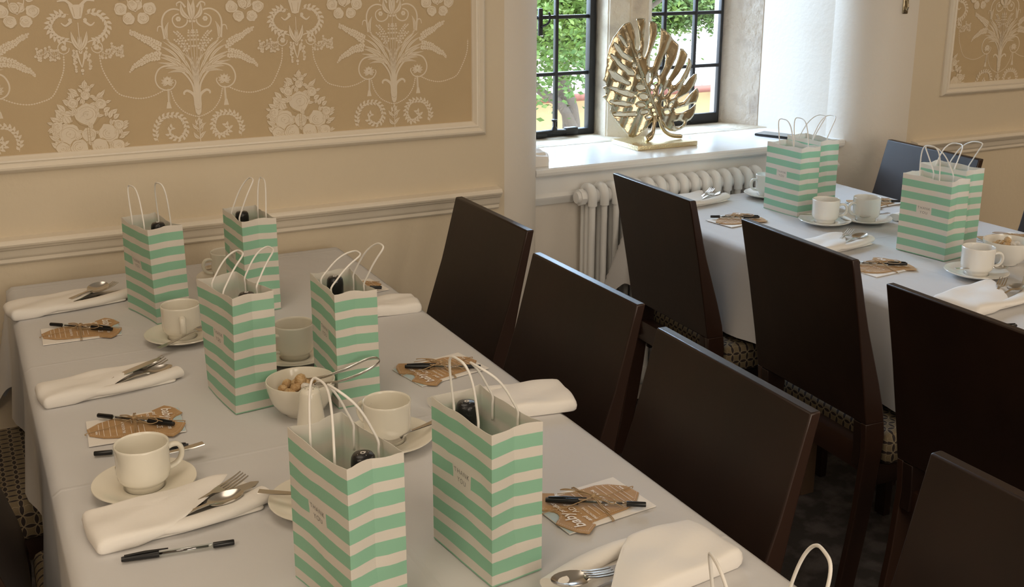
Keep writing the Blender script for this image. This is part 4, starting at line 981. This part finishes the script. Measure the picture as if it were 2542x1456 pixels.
def tag_print():
    b = MB(); z = .0046
    def line(s, size, px, py, thick=0, shear=0, sp=1.0):   # text up = -x, reading direction = +y
        v, f = text_vf(s, size, thick, shear, sp); b.add([(px - yy, py + xx, z) for xx, yy, _ in v], f)
    line('baby', .024, -.047, -.030, .0004, .25); line('prediction', .011, -.050, .018, .0002, .25)
    line('and', .010, -.031, -.036, .0002, .3); line('. ADVICE', .013, -.033, .005, .0001, .1)
    line('PREDICTIONS', .006, -.021, -.025, .0001); line('ADVICE FOR THE', .0062, .022, .006, .0002); line('name', .006, .064, .012, .0002)
    for x, y0, y1 in ((-.013, -.036, -.006), (-.004, -.036, -.006), (.005, -.036, -.006), (-.013, .006, .036), (-.004, .006, .036), (.008, .006, .036), (.031, -.036, .036), (.041, -.034, .034), (.051, -.030, .030), (.058, -.022, .022)):
        b.add([(x, y0, z), (x + .0008, y0, z), (x + .0008, y1, z), (x, y1, z)], [(0, 1, 2, 3)])
    n = len(ONESIE)                                       # stitched border
    for i in range(n):
        a, c = ONESIE[i], ONESIE[(i + 1) % n]; L = math.hypot(c[0] - a[0], c[1] - a[1]); m = max(1, int(L / .0032)); dx, dy = (c[0] - a[0]) / L, (c[1] - a[1]) / L; nx, ny = dy * -1, dx
        for k in range(m):
            q0, q1 = L * k / m, L * (k + .55) / m; s = .0026; w_ = .0004
            sx, sy = (-nx * -1, -ny * -1); mx, my = (a[0] + c[0]) / 2, (a[1] + c[1]) / 2
            if (mx - 0) * nx + my * ny > 0: sx, sy = -nx, -ny
            else: sx, sy = nx, ny
            p0 = (a[0] + dx * q0 + sx * s, a[1] + dy * q0 + sy * s); p1 = (a[0] + dx * q1 + sx * s, a[1] + dy * q1 + sy * s)
            b.add([(p0[0], p0[1], z), (p1[0], p1[1], z), (p1[0] + sx * w_, p1[1] + sy * w_, z), (p0[0] + sx * w_, p0[1] + sy * w_, z)], [(0, 1, 2, 3)])
    for p in range(len(b.f)): pass
    return b
def make_bundle():
    t = thing('card_bundle', '', 'card')
    b = MB(); b.add(*bev_box(-.077, .077, -.053, .053, .0002, .0020, .0004, 1)); c = b.build('backing_card', card_white, t, auto=30)
    b = MB(); b.add([(-.0765, -.0525, .00215), (-.045, -.0525, .00215), (-.045, .0525, .00215), (-.0765, .0525, .00215)], [(0, 1, 2, 3)])
    o = b.build('blue_print', card_blue, c, smooth=False); o['label'] = 'pale blue printed end of the card'
    cx = [(x, y) for x, y in ONESIE]; v, f = prism(cx, .0026, .0043)
    v = [(x, y, z + .0006 * math.sin(40 * x)) for x, y, z in v]
    g = fix(obj('onesie_tag', v, f, kraft, t, smooth=False)); g['label'] = 'kraft tag cut like a baby onesie with white print'
    o = tag_print().build('lettering', print_white, g, smooth=False); o.location = (0, 0, .0009); 
    h = bpy.data.objects.new('ballpoint_pen', None); COL.objects.link(h); h.parent = t; h.location = (-.060, .034, .0098); h.rotation_euler = (0, 0, R(-37)); h['label'] = 'clear pen with black cap tied on the card'
    pen_parts(h, True)
    b = MB()
    for dx in (-.001, .0015): b.add(*tw([(dx - .004, -.055, .001), (dx - .003, -.054, .0035), (dx, -.03, .0062), (dx - .002, -.012, .015), (dx, .005, .0145), (dx + .002, .03, .0065), (dx + .003, .054, .0035), (dx + .003, .055, .001)]))
    b.add(*tw([(-.079, .012, .001), (-.077, .012, .004), (-.04, .004, .0075), (-.012, -.003, .0150), (.003, -.003, .0155), (.03, .0, .0085), (.077, .008, .0055), (.079, .008, .002)]))
    b.add(*tw([(0, -.002, .016), (-.012, .012, .021), (-.030, .024, .022), (-.034, .034, .019), (-.022, .034, .017), (-.008, .015, .017), (0, -.002, .0165)]))
    b.add(*tw([(0, -.002, .016), (.010, -.012, .019), (.022, -.026, .015), (.014, -.030, .012), (.004, -.014, .015), (0, -.002, .0165)]))
    b.add(*tw([(0, -.002, .016), (-.022, .016, .019), (-.042, .030, .016)])); b.add(*tw([(0, -.002, .016), (.016, -.022, .013), (.026, -.040, .007)])); b.add(*tube([(-.004, -.004, .016), (.004, 0, .0165)], .0028, 8))
    b.build('twine_bow', twine, t)
    return t
bproto = make_bundle()
def bundle(x, y, rz, label, first=[True]):
    o = bproto if first[0] else copy_tree(bproto); first[0] = False
    o.location = (x, y, .7495); o.rotation_euler = (0, 0, R(rz)); o['label'] = label; o['group'] = 'card bundles with pens'
CB = 'kraft onesie tag card with tied pen '
bundle(.861, -1.618, 4.5, CB + 'right of the tall front gift bag')
bundle(.877, -1.025, 10, CB + 'behind the tall front bag handles')
bundle(.282, -.487, 178, CB + 'in front of the far left corner napkin')
bundle(.308, -1.034, 176, CB + 'behind the foreground teacup')
bundle(.890, -.455, 6, CB + 'peeking from behind the flopped handle bag')
bundle(.352, -1.745, 176, CB + 'at the bottom edge, only its twine loop showing')
bundle(2.148, -.320, 188, CB + 'on the far table, nearest the radiator')
bundle(2.158, -.888, 185, CB + 'on the far table, before the third chair')
bundle(2.690, -.845, 5, CB + 'behind the far sugar bowl')
bundle(2.690, -.330, 5, CB + 'behind the two far teacups')

# ------------------------------------------------------------------ sill: brass leaf, phone, napkin; wall hook
lf = thing('leaf_ornament', 'brass openwork leaf sculpture on a rectangular plinth on the window sill', 'ornament', (2.30, .33, S))
b = MB(); b.add(*bev_box(-.135, .115, -.082, .088, .0003, .017, .002)); b.build('plinth', brass_edge, lf, auto=30)
LEAF = [[(-8,82),(-25,81),(-47,64),(-65,52),(-76,39),(-86,34),(-98,31),(-116,36),(-132,54),(-142,67),(-158,79),(-170,96),(-181,111),(-193,128),(-189,140),(-195,150),(-202,161),(-211,172),(-222,180),(-208,185),(-209,196),(-223,212),(-209,217),(-212,226),(-222,236),(-215,249),(-212,269),(-208,284),(-207,304),(-200,339),(-182,378),(-173,388),(-160,405),(-143,422),(-119,427),(-112,418),(-103,396),(-99,375),(-99,353),(-97,335),(-91,327),(-82,333),(-77,349),(-80,372),(-84,390),(-88,410),(-91,436),(-80,439),(-60,437),(-59,414),(-62,377),(-64,346),(-70,319),(-69,309),(-62,305),(-51,328),(-44,358),(-39,383),(-38,409),(-35,427),(-23,426),(-10,418),(-9,385),(-17,357),(-33,325),(-46,297),(-49,281),(-43,273),(-29,272),(-20,296),(-5,321),(4,351),(11,382),(12,403),(26,397),(52,375),(85,343),(84,331),(72,297),(48,262),(28,235),(29,227),(35,223),(42,226),(57,244),(79,276),(94,309),(99,330),(112,327),(127,308),(125,300),(111,275),(84,242),(57,215),(56,208),(62,204),(70,206),(95,223),(119,251),(131,277),(134,295),(145,286),(151,273),(145,255),(130,229),(109,207),(111,202),(118,203),(138,224),(159,238),(170,238),(173,219),(161,199),(127,173),(89,157),(84,149),(90,141),(109,144),(140,166),(176,187),(182,176),(179,158),(168,137),(135,129),(103,127),(74,120),(70,113),(76,105),(111,106),(143,116),(166,132),(165,116),(157,92),(141,77),(127,72),(123,58),(101,45),(75,41),(49,46),(33,57),(22,72),(13,82)],[(32,316),(35,305),(23,269),(7,243),(-2,243),(-6,253),(7,280),(18,305)],[(-167,388),(-159,382),(-144,364),(-130,349),(-130,343),(-136,344),(-151,360),(-166,379)],[(-181,361),(-170,350),(-145,323),(-114,303),(-112,296),(-119,293),(-151,312),(-173,333),(-181,348)],[(-196,324),(-169,301),(-147,283),(-122,266),(-102,255),(-105,247),(-125,250),(-146,267),(-171,290),(-190,311)],[(-204,269),(-182,263),(-155,244),(-121,222),(-117,217),(-125,216),(-172,233),(-192,248)],[(-203,211),(-171,204),(-138,196),(-101,185),(-98,178),(-110,173),(-140,182),(-174,196)],[(-197,161),(-167,161),(-137,156),(-107,150),(-106,144),(-127,143),(-170,150)],[(-181,119),(-148,120),(-95,119),(-90,114),(-95,108),(-138,109),(-172,111)],[(64,77),(93,78),(116,71),(110,61),(94,52),(74,58)],[(44,163),(54,177),(71,184),(92,184),(85,174),(69,161),(50,157)],[(-96,280),(-96,277),(-99,274),(-103,274),(-106,275),(-109,277),(-110,280),(-109,283),(-107,285),(-103,286),(-99,285),(-97,283)],[(-79,310),(-80,307),(-82,304),(-85,304),(-89,305),(-91,307),(-92,311),(-91,314),(-89,317),(-86,317),(-83,316),(-80,314)],[(-79,236),(-81,234),(-85,233),(-90,234),(-94,236),(-96,240),(-96,243),(-94,245),(-90,245),(-85,244),(-81,242),(-79,239)],[(-59,203),(-61,199),(-67,196),(-75,195),(-83,196),(-89,200),(-91,205),(-90,210),(-84,213),(-76,214),(-68,212),(-62,208)],[(-45,170),(-48,165),(-55,163),(-64,163),(-73,165),(-79,170),(-81,175),(-79,179),(-72,182),(-63,182),(-54,179),(-47,175)],[(-56,142),(-58,139),(-65,138),(-73,138),(-81,140),(-86,143),(-88,147),(-86,150),(-80,151),(-72,151),(-64,149),(-58,146)],[(-28,142),(-29,139),(-31,137),(-35,136),(-38,137),(-40,139),(-41,143),(-41,146),(-38,148),(-35,149),(-32,147),(-29,145)],[(-42,119),(-43,116),(-49,114),(-57,112),(-65,113),(-72,114),(-75,117),(-73,120),(-68,123),(-59,124),(-51,124),(-44,122)],[(-15,123),(-16,120),(-19,117),(-22,117),(-26,118),(-28,120),(-29,124),(-29,127),(-26,129),(-23,129),(-19,128),(-17,126)],[(-9,108),(-10,106),(-12,104),(-15,103),(-18,104),(-21,106),(-22,109),(-21,112),(-19,114),(-16,114),(-13,113),(-10,111)],[(-29,103),(-29,100),(-33,97),(-38,95),(-44,95),(-49,96),(-52,98),(-51,102),(-48,104),(-43,106),(-37,107),(-32,105)],[(-35,233),(-39,224),(-44,218),(-50,217),(-55,221),(-58,228),(-58,238),(-54,247),(-49,253),(-43,255),(-37,251),(-35,243)],[(-5,219),(-9,215),(-14,212),(-20,213),(-24,216),(-26,222),(-25,227),(-21,232),(-16,234),(-10,234),(-6,230),(-4,225)],[(-17,204),(-17,201),(-19,197),(-24,195),(-29,195),(-34,197),(-37,200),(-37,204),(-34,208),(-30,210),(-24,210),(-19,208)],[(-23,184),(-24,181),(-27,178),(-30,177),(-33,179),(-36,181),(-37,185),(-36,188),(-34,191),(-31,191),(-27,190),(-24,188)],[(8,189),(5,181),(1,176),(-3,175),(-5,178),(-5,184),(-4,192),(0,200),(4,204),(7,206),(10,203),(10,196)],[(-8,156),(-10,153),(-13,151),(-16,151),(-19,152),(-21,155),(-21,159),(-19,162),(-16,164),(-13,164),(-10,163),(-8,160)],[(38,176),(32,171),(26,168),(21,169),(19,173),(19,179),(23,186),(29,191),(36,194),(41,193),(43,189),(42,183)],[(30,139),(26,135),(22,133),(18,133),(14,136),(13,140),(14,145),(17,149),(22,151),(26,151),(29,148),(31,144)],[(62,142),(63,138),(61,135),(57,132),(52,130),(47,130),(44,132),(43,135),(45,139),(49,142),(54,144),(59,144)],[(52,112),(50,108),(45,106),(38,106),(31,107),(25,110),(23,114),(25,117),(30,119),(37,120),(44,118),(49,116)]]
def leaf_mesh():
    bm = bmesh.new(); ed = []
    for L in LEAF:
        vs = [bm.verts.new((x / 1000, 0, z / 1000)) for x, z in L]
        for i in range(len(vs)): ed.append(bm.edges.new((vs[i], vs[(i + 1) % len(vs)])))
    bmesh.ops.triangle_fill(bm, use_beauty=True, edges=ed)
    for _ in range(3):
        lng = [e for e in bm.edges if e.calc_length() > .011]
        if not lng: break
        bmesh.ops.subdivide_edges(bm, edges=lng, cuts=1); bmesh.ops.triangulate(bm, faces=bm.faces[:])
    # cup the blade about its midrib, ripple the fingers, curl the rim
    x0, z0 = 0, .098; dx, dz = -.126, .288; L = math.hypot(dx, dz); dx /= L; dz /= L
    for q in bm.verts:
        px, pz = q.co.x - x0, q.co.z - z0; al = px * dx + pz * dz; ac = -px * dz + pz * dx; r = abs(ac)
        q.co.y = .45 * r * r + .0035 * math.sin(al * 85 + (22 if ac > 0 else -16) * r * 4) * min(1, r / .05) - .004 * math.exp(-(r / .006) ** 2) + .12 * al * al
    bm.verts.index_update(); out = [q.co[:] for q in bm.verts], [[q.index for q in p.verts] for p in bm.faces]; bm.free(); return out
o = obj('leaf_blade', *leaf_mesh(), brass, lf); fix(o); m_ = o.modifiers.new('thickness', 'SOLIDIFY'); m_.thickness = .0045; m_.offset = 0
b = MB(); b.add(*tube(sm_path([(-.126, .008, .386), (-.116, .004, .343), (-.085, -.003, .263), (-.059, -.006, .216), (-.028, -.0065, .154), (-.001, -.006, .098)], 4), [.0012 + .0020 * k / 20 for k in range(21)], 8)); b.build('midrib', brass, lf)
for pts, rr in (([(-14, 100), (-18, 88), (-24, 69), (-31, 48), (-44, 34), (-60, 27)], [.007, .0075, .007, .0085, .012, .011]), ([(0, 98), (3, 87), (9, 64), (25, 44), (50, 31), (88, 26)], [.0075, .0065, .006, .0062, .0072, .0078])):
    Q = [(x / 1000, -.004 - .018 * i / 5, z / 1000) for i, (x, z) in enumerate(pts)]; P = sm_path(Q, 5); n = len(P)
    rad_ = [rr[min(4, k // 5)] + (rr[min(5, k // 5 + 1)] - rr[min(4, k // 5)]) * (k % 5) / 5 for k in range(n)]
    b = MB(); b.add(*tube(P, rad_, 12)); b.build('stalk', brass, lf)
ph_ = thing('mobile_phone', 'dark phone lying flat on the window sill at the right', 'phone', (2.795, .270, S), R(-66))
b = MB(); b.add(*bev_box(-.078, .078, -.037, .037, .0006, .0090, .003, 3)); b.build('phone_body', phone_black, ph_, auto=40)
b = MB(); b.add(*bev_box(-.073, .073, -.033, .033, .0090, .0094, .0002, 1)); b.build('screen', phone_black, ph_, auto=40)
b = MB(); b.add(*sheet([(-.05, -.045, 0), (-.055, .03, 0), (.0, .05, 0), (.035, .03, 0), (.042, -.01, 0), (.02, -.05, 0)], .036, 77)); b.add(*sheet([(-.04, -.03, 0), (-.04, .03, 0), (.02, .03, 0), (.028, -.02, 0)], .046, 78))
o = b.build('napkin', napkin_linen, auto=70); o.location = (1.742, .195, S + .0005); tag(o, 'crumpled white napkin on the window sill beside the rounded wall corner', 'napkin')
hk = thing('brass_tieback_hook', 'small brass hook fixed high on the right window reveal', 'hook', (3.10, .008, 1.345), R(-16))
b = MB(); b.add(*bev_box(-.011, .011, -.004, .003, -.03, .05, .0035, 3)); b.build('hook_plate', brass, hk, auto=40)
b = MB(); b.add(*tube(sm_path([(0, -.003, .02), (0, -.012, .012), (0, -.018, -.004), (0, -.012, -.016), (.0, -.006, -.010)], 5), .0032, 8)); b.build('hook_arm', brass, hk)
